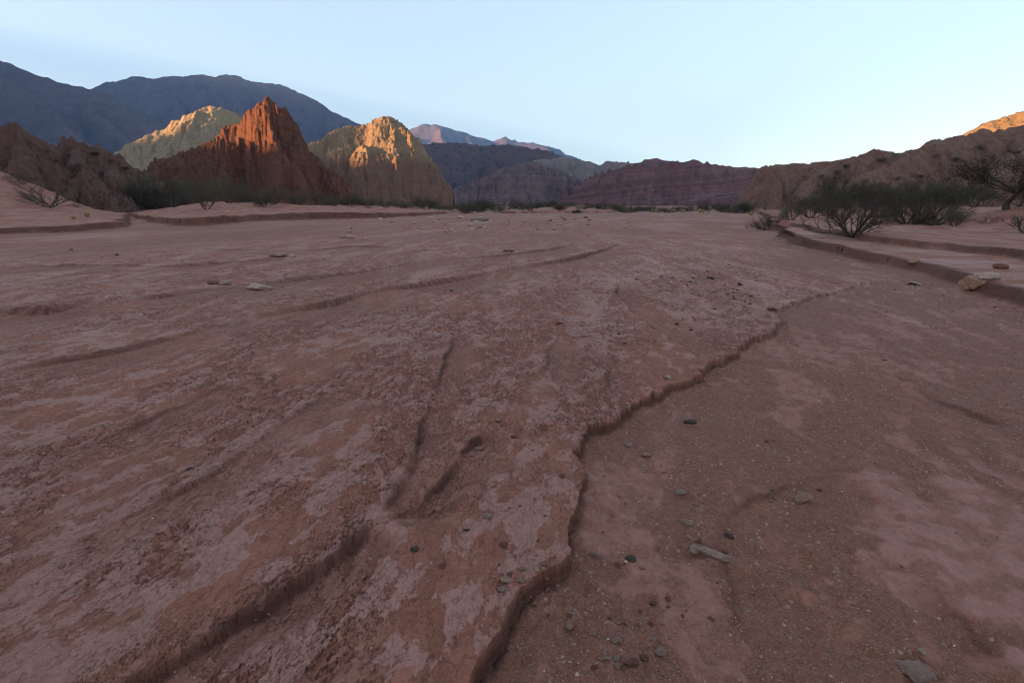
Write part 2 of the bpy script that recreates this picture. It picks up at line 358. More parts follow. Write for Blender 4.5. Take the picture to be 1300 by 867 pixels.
# ------------------------------------------------------------------ ground material and mesh
def ground_material():
    t = NT('desert_ground', .88, .25); P = t.pos
    crust, grav, red = t.attr('crust'), t.attr('gravel'), t.attr('raw_shade')
    big = t.noise(P, .35, 5, .6); mid = t.noise(P, 5, 6, .65, .3); fine = t.noise(P, 70, 5, .7)
    flow = t.mapping(P, (5.5, 1.3, 1), (0, 0, .24)); fl = t.noise(flow, 1.0, 7, .65, .4)
    sand = t.mix(t.ramp(mid, [(.3, 0.0), (.7, 1.0)]), SAND_A, SAND_B)
    sand = t.mix(t.ramp(fl, [(.35, 0.0), (.7, 1.0)]), sand, SAND_C)
    crc = t.mix(t.ramp(fine, [(.3, 0.0), (.75, 1.0)]), CRUST_A, CRUST_B)
    an = t.mapping(P, (12, 6.2, 1), (0, 0, .24)); flk = t.noise(an, 1.0, 9, .70, .12)
    flm = t.ramp(flk, [(.495, 0.0), (.515, 1.0)]); rimf = t.ramp(flk, [(.478, 0.0), (.492, 1.0), (.503, 1.0), (.514, 0.0)])
    dry = t.attr('terrace')
    crust = t.math('MAXIMUM', crust, t.math('MULTIPLY', flm, t.math('MULTIPLY', dry, .38)))
    cf = t.math('MULTIPLY', crust, t.ramp(t.noise(P, 22, 5, .7), [(.3, .45), (.5, 1.0)]), clamp=True)
    col = t.mix(cf, sand, crc)
    fs = t.noise(t.mapping(P, (1.7, .35, 1), (0, 0, .24)), 1.0, 6, .7, .6)      # salt bloom streaks
    sz = t.sep(P)
    dist = t.n.new('ShaderNodeVectorMath'); dist.operation = 'LENGTH'; t.l.new(P, dist.inputs[0])
    farm = t.ramp(t.math('DIVIDE', dist.outputs['Value'], 60), [(.08, 0.0), (.22, 1.0)])
    bl = t.math('MULTIPLY', t.ramp(fs, [(.50, 0.0), (.58, 1.0)]), farm)
    col = t.mix(t.math('MULTIPLY', bl, .5), col, (.48, .275, .215))
    # loose gravel: one random tone per grain
    g1c = t.vor(P, 120, 'Color'); g1d = t.vor(P, 120)
    r1 = t.sep(g1c)
    tone = t.ramp(r1[0], [(0, (0.128, 0.056, 0.036)), (.45, (0.240, 0.108, 0.068)), (.75, (0.288, 0.156, 0.108)), (.92, (0.192, 0.140, 0.116)), (1, (0.416, 0.288, 0.208))])
    gcol = t.mix(t.ramp(g1d, [(.25, 1.0), (.6, .25)]), SAND_C, tone)
    col = t.mix(t.math('MULTIPLY', grav, .9), col, gcol)
    g2 = t.sep(t.vor(P, 38, 'Color')); g2d = t.vor(P, 38)
    speck = t.math('MULTIPLY', t.math('MULTIPLY', t.math('GREATER_THAN', g2[1], .88), t.math('LESS_THAN', g2d, .35)), t.math('MULTIPLY', grav, .7))
    col = t.mix(speck, col, t.ramp(g2[0], [(0, (.13, .11, .10)), (.5, (.38, .24, .17)), (1, (.50, .36, .26))]))
    redc = t.mix(t.noise(P, 9, 6, .7), (.080, .030, .019), (.130, .048, .030))  # red earth tone, made darker to paint shade on faces and rims
    zlay = t.noise(t.mapping(P, (1, 1, 22)), 1.2, 4, .6)
    redc = t.mix(t.ramp(zlay, [(.4, 0.0), (.6, .7)]), redc, (.06, .024, .016))
    grit = t.noise(P, 260, 3, .8); grit2 = t.noise(P, 26, 6, .8)
    gritc = t.math('MULTIPLY', t.ramp(grit, [(.3, .70), (.7, 1.30)]), t.ramp(grit2, [(.3, .78), (.7, 1.2)]))
    rr = t.math('MULTIPLY', rimf, t.math('MULTIPLY', dry, .55))  # thin dark flake edges, painted in place of fine shadows
    col = t.mix(t.math('MAXIMUM', t.math('MULTIPLY', red, .9), rr), col, redc)
    col = t.mix(t.math('MULTIPLY', t.ramp(big, [(.4, 0.0), (.62, 1.0)]), .3), col, (.24, .10, .065))
    col = t.mix(1.0, col, gritc, 'MULTIPLY')
    h = t.math('MULTIPLY_ADD', g1d, t.math('MULTIPLY', grav, -1.0), t.math('MULTIPLY', fine, .6))
    nr = t.bump(h, .006, .9)
    nr = t.bump(t.math('MULTIPLY', t.ramp(flk, [(.40, 0.0), (.42, .3), (.49, .35), (.505, 1.0)]), dry), .016, 1.0, nr)
    nr = t.bump(t.noise(P, 16, 8, .72, .2), .02, .8, nr)
    nr = t.bump(t.noise(t.mapping(P, (1.6, .9, 1), (0, 0, .24)), 1.0, 6, .6, .1), .08, .6, nr)
    t.put(t.b.inputs['Roughness'], t.mix(cf, (.92,) * 3, (.72,) * 3))
    return t.done(col, nr)
SAND_A, SAND_B, SAND_C = (0.299, 0.104, 0.062), (0.363, 0.135, 0.084), (0.227, 0.075, 0.045)
CRUST_A, CRUST_B = (0.354, 0.158, 0.120), (0.420, 0.200, 0.156)

def build_ground():
    rs = [0.0, .3, .6, .8]; r = .95
    while r < 9000:
        rs.append(r); b = max(.003, r * r / 776 * .85)
        if r < 115: b = min(b, .17)
        elif r < 260: b = min(b, 1.2)
        else: b = min(b, r * .06)
        r += b
    rs = np.array(rs)
    fine = np.arange(-56, 56.001, .105); ths = np.radians(np.concatenate([np.arange(-180, -56, 3.0), fine, np.arange(58, 180.1, 3.0)]))
    R, T = np.meshgrid(rs[rs < 3000], ths, indexing='ij'); X = R * np.sin(T); Y = R * np.cos(T)
    Z, c, g, rd, te = ground(X, Y)
    # the lip of the terrace leans out over its hollowed face
    m = (R < 5.5) & (R > .8)
    xm, ym = X[m], Y[m]
    jw = 0.012 + 0.012 * ss(2, 8, R[m])
    jx = jw * fbm(xm / 0.09, ym / 0.09, 4, 11) + 0.09 * fbm(xm / .24, ym / .24, 3, 13) * ss(1.2, 5, R[m]) + .02 * fbm(xm / .24, ym / .24, 3, 13); jy = jw * fbm(xm / 0.09, ym / 0.09, 4, 17)
    best = np.full(xm.shape, 9.); vx = np.zeros(xm.shape); vy = np.zeros(xm.shape)
    for i in range(len(EDGE) - 1):
        ax, ay = EDGE[i]; dx, dy = EDGE[i + 1][0] - ax, EDGE[i + 1][1] - ay
        t = np.clip(((xm + jx - ax) * dx + (ym + jy - ay) * dy) / (dx * dx + dy * dy), 0, 1)
        ex = xm + jx - ax - t * dx; ey = ym + jy - ay - t * dy; d = np.hypot(ex, ey); q = d < best
        best = np.where(q, d, best); vx = np.where(q, ex, vx); vy = np.where(q, ey, vy)
    sg = np.where(xm + jx < np.interp(ym + jy, EY, EX), best, -best)
    nx_, ny_ = vx / (best + 1e-5) * np.sign(-sg), vy / (best + 1e-5) * np.sign(-sg)      # points to the low side
    am = ss(5.5, 3.0, R[m]) * ss(.003, .012, best) * (.8 + .5 * fbm(xm / .05, ym / .05, 2, 19))
    sh = np.where(sg > 0, .016 * np.exp(-(sg / .04) ** 2), -.016 * np.exp(-((sg + .014) / .03) ** 2)) * am
    X[m] += nx_ * sh; Y[m] += ny_ * sh
    nr, nt = X.shape
    idx = np.arange(nr * nt).reshape(nr, nt)
    Fq = np.stack([idx[:-1, :-1], idx[:-1, 1:], idx[1:, 1:], idx[1:, :-1]], -1).reshape(-1, 4)[:, ::-1]
    V = np.stack([X, Y, Z], -1).reshape(-1, 3)
    me = np_mesh('ground', V, Fq, ground_material(), True, {'crust': c.ravel(), 'gravel': g.ravel(), 'raw_shade': rd.ravel(), 'terrace': te.ravel()})
    o = link('ground', me); tag(o, 'cracked reddish mud and gravel bed of the dry wash with its low earth banks', 'ground', kind='structure')
build_ground()

# ------------------------------------------------------------------ hills: ridge networks worn by gullies
def erode(X, Y, H, dx, wl, strength, octv, seed, lo=.15):
    for o in range(octv):
        gy, gx = np.gradient(H, dx, dx); sl = np.hypot(gx, gy) + 1e-6
        nx, ny = gx / sl, gy / sl
        px, py = X / wl, Y / wl; ix = np.floor(px); iy = np.floor(py)
        acc = np.zeros_like(H); wt = np.zeros_like(H)
        for i in (-1, 0, 1):
            for j in (-1, 0, 1):
                cx = (ix + i).astype(np.int64); cy = (iy + j).astype(np.int64)
                h = PERM[(PERM[(cx + seed * 77 + o * 13) & 4095] + cy) & 4095]; h2 = PERM[(h + 911) & 4095]
                vx = px - (cx + .5 + (h / 4096 - .5) * .8); vy = py - (cy + .5 + (h2 / 4096 - .5) * .8)
                wg = np.exp(-2.2 * (vx * vx + vy * vy))
                ph = (-vx * ny + vy * nx) * 2 * np.pi * .95
                acc += wg * np.cos(ph); wt += wg
        f = acc / wt
        H = H + strength * wl * f * np.clip(sl - lo, 0, 1.2) / 1.2
        wl *= .52
    return H

def hill(name, label, box, dx, ridges, mat, warp=(0, 10), er=None, extra=None, zb=-2.0, cat='hill', attrs=None, cut=-1.5, post=None, crest=.3, rough_crest=.75):
    x0, x1, y0, y1 = box
    X, Y = np.meshgrid(np.arange(x0, x1, dx), np.arange(y0, y1, dx))
    wx = X + warp[0] * fbm(X / warp[1], Y / warp[1], 4, 201); wy = Y + warp[0] * fbm(X / warp[1], Y / warp[1], 4, 207)
    H = np.full(X.shape, zb); U = np.ones(X.shape)
    for pts, tab in ridges:                # pts: (x, y, z, width), tab: ((u..),(g..))
        for i in range(len(pts) - 1):
            a, b = pts[i], pts[i + 1]
            ex, ey = b[0] - a[0], b[1] - a[1]; L = ex * ex + ey * ey + 1e-9
            t = np.clip(((wx - a[0]) * ex + (wy - a[1]) * ey) / L, 0, 1)
            d = np.hypot(wx - a[0] - t * ex, wy - a[1] - t * ey)
            zc = a[2] + (b[2] - a[2]) * t; wc = a[3] + (b[3] - a[3]) * t
            h = zb + (zc - zb) * np.interp(d / wc, tab[0], tab[1])
            H = np.maximum(H, h); U = np.minimum(U, d / wc)
    fade = crest + (1 - crest) * ss(0, .3, U)
    fade2 = rough_crest + (1 - rough_crest) * ss(0, .3, U)
    if er: H = H + fade * (erode(X, Y, H, dx, *er) - H)
    if extra is not None: H = H + extra(X, Y, H) * fade2
    V = np.stack([X, Y, H], -1)
    if post is not None: V = post(V)
    ny, nx = X.shape; idx = np.arange(nx * ny).reshape(ny, nx)
    Fq = np.stack([idx[:-1, :-1], idx[:-1, 1:], idx[1:, 1:], idx[1:, :-1]], -1).reshape(-1, 4)
    keep = (H.ravel()[Fq].max(1) > cut); Fq = Fq[keep]
    used = np.unique(Fq); remap = np.zeros(nx * ny, np.int64); remap[used] = np.arange(len(used))
    me = np_mesh(name, V.reshape(-1, 3)[used], remap[Fq], mat, True)
    o = link(name, me); tag(o, label, cat, kind='structure'); return o

def rock_mat(name, ramp_stops, zscale, dip=(0, 0), patch=None, patch_amt=.5, nscale=.3, bump=.4, warpamt=2.0, top=None, veg=None, streak=0):
    t = NT(name, .92, .15); P = t.pos; x, y, z = t.sep(P)
    zz = t.math('ADD', z, t.math('ADD', t.math('MULTIPLY', x, dip[0]), t.math('MULTIPLY', y, dip[1])))
    zz = t.math('ADD', zz, t.math('MULTIPLY', t.noise(P, nscale * .4, 3), warpamt))
    lay = t.noise(t.comb(0.0, 0.0, t.math('MULTIPLY', zz, zscale)), 1.0, 6, .75)
    col = t.ramp(lay, ramp_stops)
    if patch: col = t.mix(t.math('MULTIPLY', t.ramp(t.noise(P, nscale, 6, .65), [(.45, 0.0), (.6, 1.0)]), patch_amt), col, patch)
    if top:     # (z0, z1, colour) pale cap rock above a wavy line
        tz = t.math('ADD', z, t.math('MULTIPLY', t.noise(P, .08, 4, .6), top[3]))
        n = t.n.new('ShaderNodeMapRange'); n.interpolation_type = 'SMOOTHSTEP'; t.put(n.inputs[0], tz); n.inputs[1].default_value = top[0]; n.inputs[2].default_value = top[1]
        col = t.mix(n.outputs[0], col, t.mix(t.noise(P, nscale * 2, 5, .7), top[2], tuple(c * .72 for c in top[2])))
    if streak:
        sn = t.noise(t.mapping(P, (1, 1, .12)), streak, 5, .65)
        col = t.mix(t.math('MULTIPLY', t.ramp(sn, [(.5, 0.0), (.68, 1.0)]), .4), col, tuple(c * .45 for c in ramp_stops[0][1]))
    if veg:     # scattered low scrub: dark dots of plants on the slope
        v = t.vor(P, veg[0]); c = t.sep(t.vor(P, veg[0], 'Color'))
        m = t.math('MULTIPLY', t.math('LESS_THAN', v, t.math('MULTIPLY_ADD', c[0], .35, .08)), t.math('GREATER_THAN', c[1], veg[1]))
        col = t.mix(m, col, (.035, .04, .022))
    col = t.mix(1.0, col, t.ramp(t.noise(P, nscale * 5, 8, .75), [(.3, .50), (.5, .95), (.7, 1.15)]), 'MULTIPLY')
    nr = t.bump(t.noise(P, nscale * 3, 9, .75), bump * 1.8, 1.0)
    nr = t.bump(lay, bump * .5, .6, nr)
    return t.done(col, nr)

def R_(pts, Yd=None, wd=10):          # px list -> world ridge: (px, py, Y, width)
    out = []
    for p in pts:
        Y = p[2] if len(p) > 2 and p[2] is not None else Yd
        ww = p[3] if len(p) > 3 else wd
        out.append((*W(p[0], p[1], Y), ww))
    return out
LIN = ((0, 1), (1, 0))
STEEP = ((0, .08, .3, .6, 1, 1.6), (1, .93, .62, .30, .06, -.05))
MTN = ((0, .15, .4, .7, 1), (1, .82, .5, .2, 0))
DOME = ((0, .12, .28, .45, .60, .68, .8, 1, 1.3), (1, .975, .86, .66, .54, .22, .08, .0, -.05))
CLIFF = ((0, .3, .55, .62, .8, 1), (1, .8, .62, .25, .1, 0))

RED = [(.2, (.075, .028, .019)), (.42, (.15, .055, .033)), (.55, (.22, .088, .052)), (.66, (.10, .036, .024)), (.8, (.25, .13, .095))]
m_red = rock_mat('red_rock', RED, .9, (.35, -.1), (.17, .080, .058), .5, .5, .5, 3)
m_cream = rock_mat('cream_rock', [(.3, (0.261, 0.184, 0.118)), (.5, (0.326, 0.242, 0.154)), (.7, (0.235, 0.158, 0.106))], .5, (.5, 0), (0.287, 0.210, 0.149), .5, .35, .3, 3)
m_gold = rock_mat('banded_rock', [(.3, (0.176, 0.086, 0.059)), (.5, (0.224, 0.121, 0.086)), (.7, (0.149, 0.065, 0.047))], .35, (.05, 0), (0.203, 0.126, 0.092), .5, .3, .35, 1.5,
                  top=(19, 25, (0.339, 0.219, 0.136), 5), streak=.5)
m_maroon = rock_mat('maroon_rock', [(.3, (0.107, 0.046, 0.032)), (.5, (0.164, 0.078, 0.057)), (.7, (0.121, 0.057, 0.043))], .6, (.3, .1), (0.200, 0.121, 0.093), .6, .25, .5, 3)
m_brown = rock_mat('brown_rock', [(.3, (0.167, 0.082, 0.058)), (.5, (0.245, 0.120, 0.084)), (.7, (0.189, 0.096, 0.073))], .5, (.45, .2), (0.288, 0.165, 0.121), .6, .22, .6, 3)
m_far = rock_mat('far_slope', [(.3, (0.099, 0.074, 0.069)), (.5, (0.129, 0.092, 0.085)), (.7, (0.099, 0.070, 0.068))], .01, (0, 0), (0.168, 0.105, 0.101), .5, .004, 18, 60)
m_cliff = rock_mat('purple_cliff', [(.34, (.12, .065, .065)), (.45, (.24, .14, .135)), (.53, (.15, .085, .085)), (.62, (.28, .19, .175))], .06, (.03, 0), (.24, .15, .13), .4, .02, 4, 12, streak=.06)
m_redcliff = rock_mat('red_cliff', [(.34, (.115, .045, .040)), (.45, (.26, .105, .088)), (.52, (.14, .058, .052)), (.60, (.30, .16, .14)), (.70, (.17, .07, .062))], .045, (-.10, 0), (.20, .085, .075), .35, .02, 4, 14)
m_grey = rock_mat('grey_badland', [(.3, (0.190, 0.143, 0.131)), (.6, (0.275, 0.200, 0.181))], .03, (0, 0), (0.233, 0.163, 0.142), .5, .02, 4, 12, streak=.05)
m_green = rock_mat('scrub_slope', [(.3, (0.071, 0.049, 0.042)), (.6, (0.113, 0.068, 0.059))], .02, (0, 0), (0.160, 0.079, 0.076), .4, .012, 6, 20, veg=(.06, .4))
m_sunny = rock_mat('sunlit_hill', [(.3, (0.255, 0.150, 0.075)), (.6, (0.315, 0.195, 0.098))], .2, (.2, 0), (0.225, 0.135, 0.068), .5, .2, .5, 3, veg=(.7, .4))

# rough rock detail added to the near hills
def crag(amp, sc, seed, ledge=.3, tilt=0.0):
    def f(X, Y, H):
        q = .66 - ridged(X / sc, Y / sc, 5, seed, .55)
        t = H / (sc * .55) + fbm(X / sc, Y / sc, 2, seed + 5) * 1.5
        t = t + tilt * X / (sc * .55)
        st = (np.floor(t) + ss(.25, .55, t - np.floor(t)) - t) * sc * .55 * ledge
        m = ss(.0, 3.0, H)
        return (amp * q + st) * m
    return f

BLUNT = ((0, .12, .3, .6, 1, 1.6), (1, .965, .74, .36, .07, -.05))
def build_hills():
    # red peak with its ribbed front spur and left shoulder
    hill('red_rock_peak', 'jagged red rock peak with a ribbed sunlit flank', (-125, -45, 126, 192), .24, [
        (R_([(333, 127, 165, 14), (340, 124, 165, 14), (348, 131, 165, 14), (358, 135, 166, 15), (365, 150, 168, 15), (369, 164, 169, 15), (378, 172, 170, 14), (388, 190, 171, 13), (400, 196, 172, 12), (412, 212, 172, 11), (430, 226, 172, 10), (448, 250, 172, 8)]), BLUNT),
        (R_([(333, 127, 165, 14), (326, 138, 166, 15), (317, 141, 167, 16), (306, 155, 168, 17), (293, 160, 168, 18), (280, 172, 168, 19), (262, 185, 168, 22), (238, 194, 166, 25), (212, 203, 163, 25), (190, 218, 160, 22), (168, 240, 158, 14)]), BLUNT),
        (R_([(337, 125, 165, 8), (343, 152, 160, 8.5), (350, 178, 154, 9), (356, 194, 150, 9.5), (352, 215, 146, 9), (350, 250, 140, 8)]), STEEP),
        (R_([(356, 194, 150, 8), (372, 205, 150, 8), (380, 222, 147, 7.5), (386, 250, 143, 7)]), STEEP),
        (R_([(302, 158, 168, 7), (300, 180, 160, 7), (288, 204, 153, 7), (276, 232, 147, 7)]), STEEP),
        (R_([(240, 194, 166, 8), (232, 212, 156, 9), (222, 238, 148, 8)]), STEEP),
        (R_([(397, 206, 170, 9), (420, 226, 166, 9), (440, 246, 162, 8)]), STEEP),
        (R_([(212, 203, 163, 8), (200, 222, 150, 9), (190, 244, 142, 8)]), STEEP),
    ], m_red, (1.5, 5), (6.5, .20, 4, 3), lambda X, Y, H: crag(4.6, 5.0, 301, .8, .30)(X, Y, H) + crag(1.8, 1.6, 305, .5)(X, Y, H), cat='rock peak', crest=.3)
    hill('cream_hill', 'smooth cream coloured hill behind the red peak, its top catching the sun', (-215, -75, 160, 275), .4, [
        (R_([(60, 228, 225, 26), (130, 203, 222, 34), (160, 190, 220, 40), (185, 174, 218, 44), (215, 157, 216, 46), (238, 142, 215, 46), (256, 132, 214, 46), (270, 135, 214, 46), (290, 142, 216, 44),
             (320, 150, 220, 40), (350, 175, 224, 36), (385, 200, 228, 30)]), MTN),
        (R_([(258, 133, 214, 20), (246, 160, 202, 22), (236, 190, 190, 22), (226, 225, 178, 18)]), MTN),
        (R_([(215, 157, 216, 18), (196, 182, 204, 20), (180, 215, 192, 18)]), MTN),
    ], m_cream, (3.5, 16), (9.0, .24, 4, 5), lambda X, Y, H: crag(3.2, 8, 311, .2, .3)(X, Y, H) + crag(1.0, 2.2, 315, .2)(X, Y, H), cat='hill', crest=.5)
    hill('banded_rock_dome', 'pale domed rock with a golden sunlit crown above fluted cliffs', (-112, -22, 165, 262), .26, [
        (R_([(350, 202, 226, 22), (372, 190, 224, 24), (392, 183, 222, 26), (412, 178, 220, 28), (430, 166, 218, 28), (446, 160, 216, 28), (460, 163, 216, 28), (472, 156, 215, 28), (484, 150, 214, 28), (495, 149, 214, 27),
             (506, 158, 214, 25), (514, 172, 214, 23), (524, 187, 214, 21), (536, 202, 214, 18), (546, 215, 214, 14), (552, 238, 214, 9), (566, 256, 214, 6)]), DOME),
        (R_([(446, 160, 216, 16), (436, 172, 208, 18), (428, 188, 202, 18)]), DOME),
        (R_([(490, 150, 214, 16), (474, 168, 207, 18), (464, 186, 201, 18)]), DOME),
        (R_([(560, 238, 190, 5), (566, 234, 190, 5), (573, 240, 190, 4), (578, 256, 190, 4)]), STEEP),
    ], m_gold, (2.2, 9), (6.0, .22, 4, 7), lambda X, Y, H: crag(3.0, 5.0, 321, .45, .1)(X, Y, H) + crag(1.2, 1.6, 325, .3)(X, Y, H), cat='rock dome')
    hill('maroon_rocks', 'low jumble of dark maroon rocks above the sandy slope', (-175, -50, 72, 150), .3, [
        (R_([(-260, 120, 92, 16), (-120, 150, 92, 15), (-50, 146, 90, 14), (0, 156, 88, 10), (10, 152, 87, 9), (22, 157, 87, 9), (36, 170, 87, 9), (44, 180, 90, 9), (60, 184, 96, 9), (85, 177, 104, 10), (104, 176, 108, 10), (128, 186, 112, 9),
             (150, 200, 118, 9), (172, 212, 124, 9), (190, 220, 130, 8), (206, 234, 135, 7)]), STEEP),
        (R_([(20, 155, 87, 8), (22, 185, 82, 8), (26, 215, 78, 7)]), STEEP),
        (R_([(85, 173, 104, 8), (92, 195, 97, 9), (96, 222, 90, 8)]), STEEP),
    ], m_maroon, (2.2, 7), (4.5, .4, 3, 9), crag(4.0, 6, 331, .5, .2), cat='rocks', crest=.2, rough_crest=.5)
    hill('brown_rock_ridge', 'long brown craggy ridge in shade rising behind the thorn bushes', (35, 240, 92, 225), .38, [
        (R_([(962, 250, 180, 6), (963, 222, 178, 8), (968, 211, 177, 10), (984, 209, 175, 12), (1003, 207, 172, 15), (1030, 207, 168, 18), (1058, 204, 164, 20), (1085, 198, 162, 22), (1105, 190, 160, 22), (1128, 194, 158, 22), (1150, 193, 156, 24),
             (1172, 186, 154, 26), (1195, 176, 153, 28), (1222, 171, 153, 30), (1245, 163, 153, 32), (1262, 166, 153, 33), (1300, 158, 155, 34), (1400, 140, 158, 36), (1600, 110, 165, 40)]), MTN),
        (R_([(1190, 178, 153, 14), (1130, 208, 138, 15), (1085, 225, 128, 14), (1060, 245, 122, 10)]), STEEP),
        (R_([(1300, 158, 155, 16), (1290, 190, 138, 16), (1270, 225, 122, 14)]), MTN),
        (R_([(1058, 204, 164, 9), (1035, 225, 150, 10), (1020, 250, 140, 8)]), STEEP),
        (R_([(984, 209, 175, 5), (990, 235, 165, 5), (992, 258, 158, 4)]), STEEP),
    ], m_brown, (3.0, 12), (11.0, .20, 4, 11), crag(2.6, 9, 341, .35, .35), cat='ridge', crest=.15, rough_crest=.3)
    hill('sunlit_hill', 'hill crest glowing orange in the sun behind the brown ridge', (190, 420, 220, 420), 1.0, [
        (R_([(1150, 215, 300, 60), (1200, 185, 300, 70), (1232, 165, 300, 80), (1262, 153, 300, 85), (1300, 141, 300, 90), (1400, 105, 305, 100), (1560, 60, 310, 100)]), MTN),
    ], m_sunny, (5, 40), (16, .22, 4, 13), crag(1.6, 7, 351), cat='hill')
    # middle distance: cliffs closing the valley
    hill('red_cliff_ridge', 'dark red layered ridge closing the valley', (60, 760, 640, 1000), 2.0, [
        (R_([(725, 262, 820, 50), (748, 246, 820, 70), (775, 228, 820, 90), (798, 212, 820, 110), (815, 203, 820, 120), (832, 201, 820, 120), (846, 203, 820, 120), (857, 208, 820, 120), (870, 205, 820, 120), (883, 202, 820, 120), (897, 207, 820, 120),
             (915, 209, 820, 115), (936, 213, 820, 110), (950, 212, 820, 110), (966, 215, 820, 110), (1000, 214, 820, 110), (1060, 212, 830, 110), (1120, 215, 840, 110)]), CLIFF),
        (R_([(832, 201, 820, 40), (825, 222, 770, 50), (815, 245, 730, 40)]), CLIFF),
        (R_([(905, 208, 820, 40), (902, 228, 770, 50), (905, 250, 730, 40)]), CLIFF),
    ], m_redcliff, (20, 90), (48, .30, 4, 15), crag(14, 40, 361, .6, -.1), cat='ridge', crest=.12, rough_crest=.15)
    hill('purple_cliff', 'rounded purple cliff with vertical flutes left of the red ridge', (-260, 190, 760, 1080), 1.9, [
        (R_([(560, 252, 940, 60), (590, 238, 940, 80), (615, 226, 930, 90), (640, 215, 920, 100), (660, 208, 915, 105), (682, 206, 910, 105), (703, 213, 910, 95), (718, 228, 905, 75), (728, 242, 900, 55), (742, 256, 900, 40)]), CLIFF),
        (R_([(735, 256, 860, 40), (760, 250, 860, 40), (800, 252, 860, 40)]), CLIFF),
    ], m_cliff, (16, 60), (34, .42, 4, 17), crag(14, 30, 371, .4), cat='cliff', rough_crest=.2)
    hill('grey_badlands', 'pale grey fluted badlands between the purple cliff and the red ridge', (-20, 480, 1050, 1420), 3.0, [
        (R_([(640, 215, 1200, 120), (680, 203, 1200, 140), (718, 200, 1200, 150), (738, 204, 1200, 150), (752, 209, 1200, 140), (768, 206, 1200, 140), (780, 204, 1200, 140), (806, 207, 1200, 140), (830, 212, 1200, 130), (880, 230, 1200, 100)]), CLIFF),
    ], m_grey, (22, 80), (40, .45, 4, 19), crag(14, 34, 381, .2), cat='badlands')
    hill('scrub_mountain', 'dark scrub covered mountain slope behind the purple cliff', (-950, 500, 1250, 2250), 6.0, [
        (R_([(420, 215, 1700, 250), (490, 195, 1700, 300), (520, 185, 1700, 330), (545, 181, 1700, 350), (575, 181, 1700, 350), (610, 184, 1700, 350), (650, 184, 1700, 350), (680, 188, 1700, 330), (700, 192, 1700, 320), (722, 202, 1700, 290), (745, 208, 1700, 250), (800, 225, 1700, 200)]), MTN),
        (R_([(610, 184, 1700, 120), (620, 205, 1560, 130), (640, 230, 1440, 100)]), MTN),
        (R_([(690, 190, 1700, 110), (700, 212, 1560, 120), (720, 236, 1440, 90)]), MTN),
        (R_([(550, 181, 1700, 110), (556, 208, 1560, 120), (560, 232, 1440, 90)]), MTN),
    ], m_green, (40, 250), (130, .22, 5, 21), crag(14, 60, 391), cat='mountain')
    hill('far_mountain', 'far blue mountain with pink sunlit patches near its summit', (-2900, 2600, 5000, 9200), 30, [
        (R_([(440, 210, 7600, 1300), (500, 178, 7600, 1400), (513, 172, 7600, 1400), (523, 163, 7600, 1400), (536, 158, 7600, 1400), (550, 157, 7600, 1400), (562, 161, 7600, 1400), (576, 166, 7600, 1400), (592, 168, 7600, 1400), (610, 174, 7600, 1350),
             (626, 179, 7600, 1300), (640, 174, 7600, 1300), (655, 180, 7600, 1300), (690, 187, 7600, 1200), (705, 191, 7600, 1100), (740, 206, 7600, 1000), (800, 235, 7600, 800)]), MTN),
        (R_([(550, 157, 7600, 500), (566, 176, 7000, 500), (590, 190, 6500, 400)]), MTN),
        (R_([(523, 163, 7600, 400), (530, 180, 7100, 400)]), MTN),
        (R_([(592, 168, 7600, 400), (604, 184, 7000, 400)]), MTN),
    ], m_far, (120, 900), (520, .34, 5, 23), None, cat='mountain')
    hill('blue_mountain', 'broad bluish mountain in shade behind the cream hill', (-4200, 700, 2200, 5600), 17, [
        (R_([(-60, 170, 3900, 1300), (60, 140, 3900, 1400), (133, 117, 3900, 1500), (150, 106, 3900, 1500), (165, 101, 3900, 1500), (182, 99, 3900, 1500), (205, 102, 3900, 1500), (225, 98, 3900, 1500), (245, 98, 3900, 1500), (262, 96, 3900, 1500), (276, 98, 3900, 1500),
             (290, 94, 3900, 1500), (305, 97, 3900, 1500), (318, 103, 3900, 1500), (345, 104, 3900, 1450), (365, 110, 3900, 1400), (388, 119, 3900, 1350), (410, 128, 3900, 1300), (432, 142, 3900, 1250), (462, 156, 3900, 1200), (500, 178, 3900, 1100), (560, 215, 3900, 800), (640, 255, 3900, 500)]), MTN),
        (R_([(205, 102, 3900, 500), (230, 140, 3300, 500), (260, 190, 2900, 400)]), MTN),
        (R_([(318, 103, 3900, 500), (340, 145, 3300, 500), (380, 200, 2900, 400)]), MTN),
        (R_([(410, 128, 3900, 450), (430, 165, 3400, 450), (460, 215, 3000, 350)]), MTN),
    ], m_far, (90, 700), (330, .27, 5, 25), None, cat='mountain')
    hill('shaded_mountain', 'steep dark mountain flank rising out of the frame above the maroon rocks', (-4900, -900, 900, 4200), 17, [
        (R_([(-900, -60, 2500, 1100), (-500, 20, 2500, 1100), (-250, 40, 2500, 1100), (-80, 62, 2500, 1050), (0, 73, 2500, 1000), (20, 80, 2500, 1000), (50, 92, 2500, 960), (80, 105, 2500, 900), (100, 110, 2500, 880), (133, 117, 2500, 850), (160, 136, 2450, 780), (195, 165, 2400, 650), (230, 200, 2350, 450)]), MTN),
        (R_([(0, 73, 2500, 350), (40, 120, 2150, 350), (90, 180, 1900, 300)]), MTN),
        (R_([(100, 110, 2500, 350), (130, 150, 2200, 350), (160, 200, 2000, 250)]), MTN),
        (R_([(-160, 55, 2500, 350), (-110, 110, 2050, 350), (-60, 180, 1750, 300)]), MTN),
    ], m_far, (80, 600), (260, .27, 5, 27), None, cat='mountain')
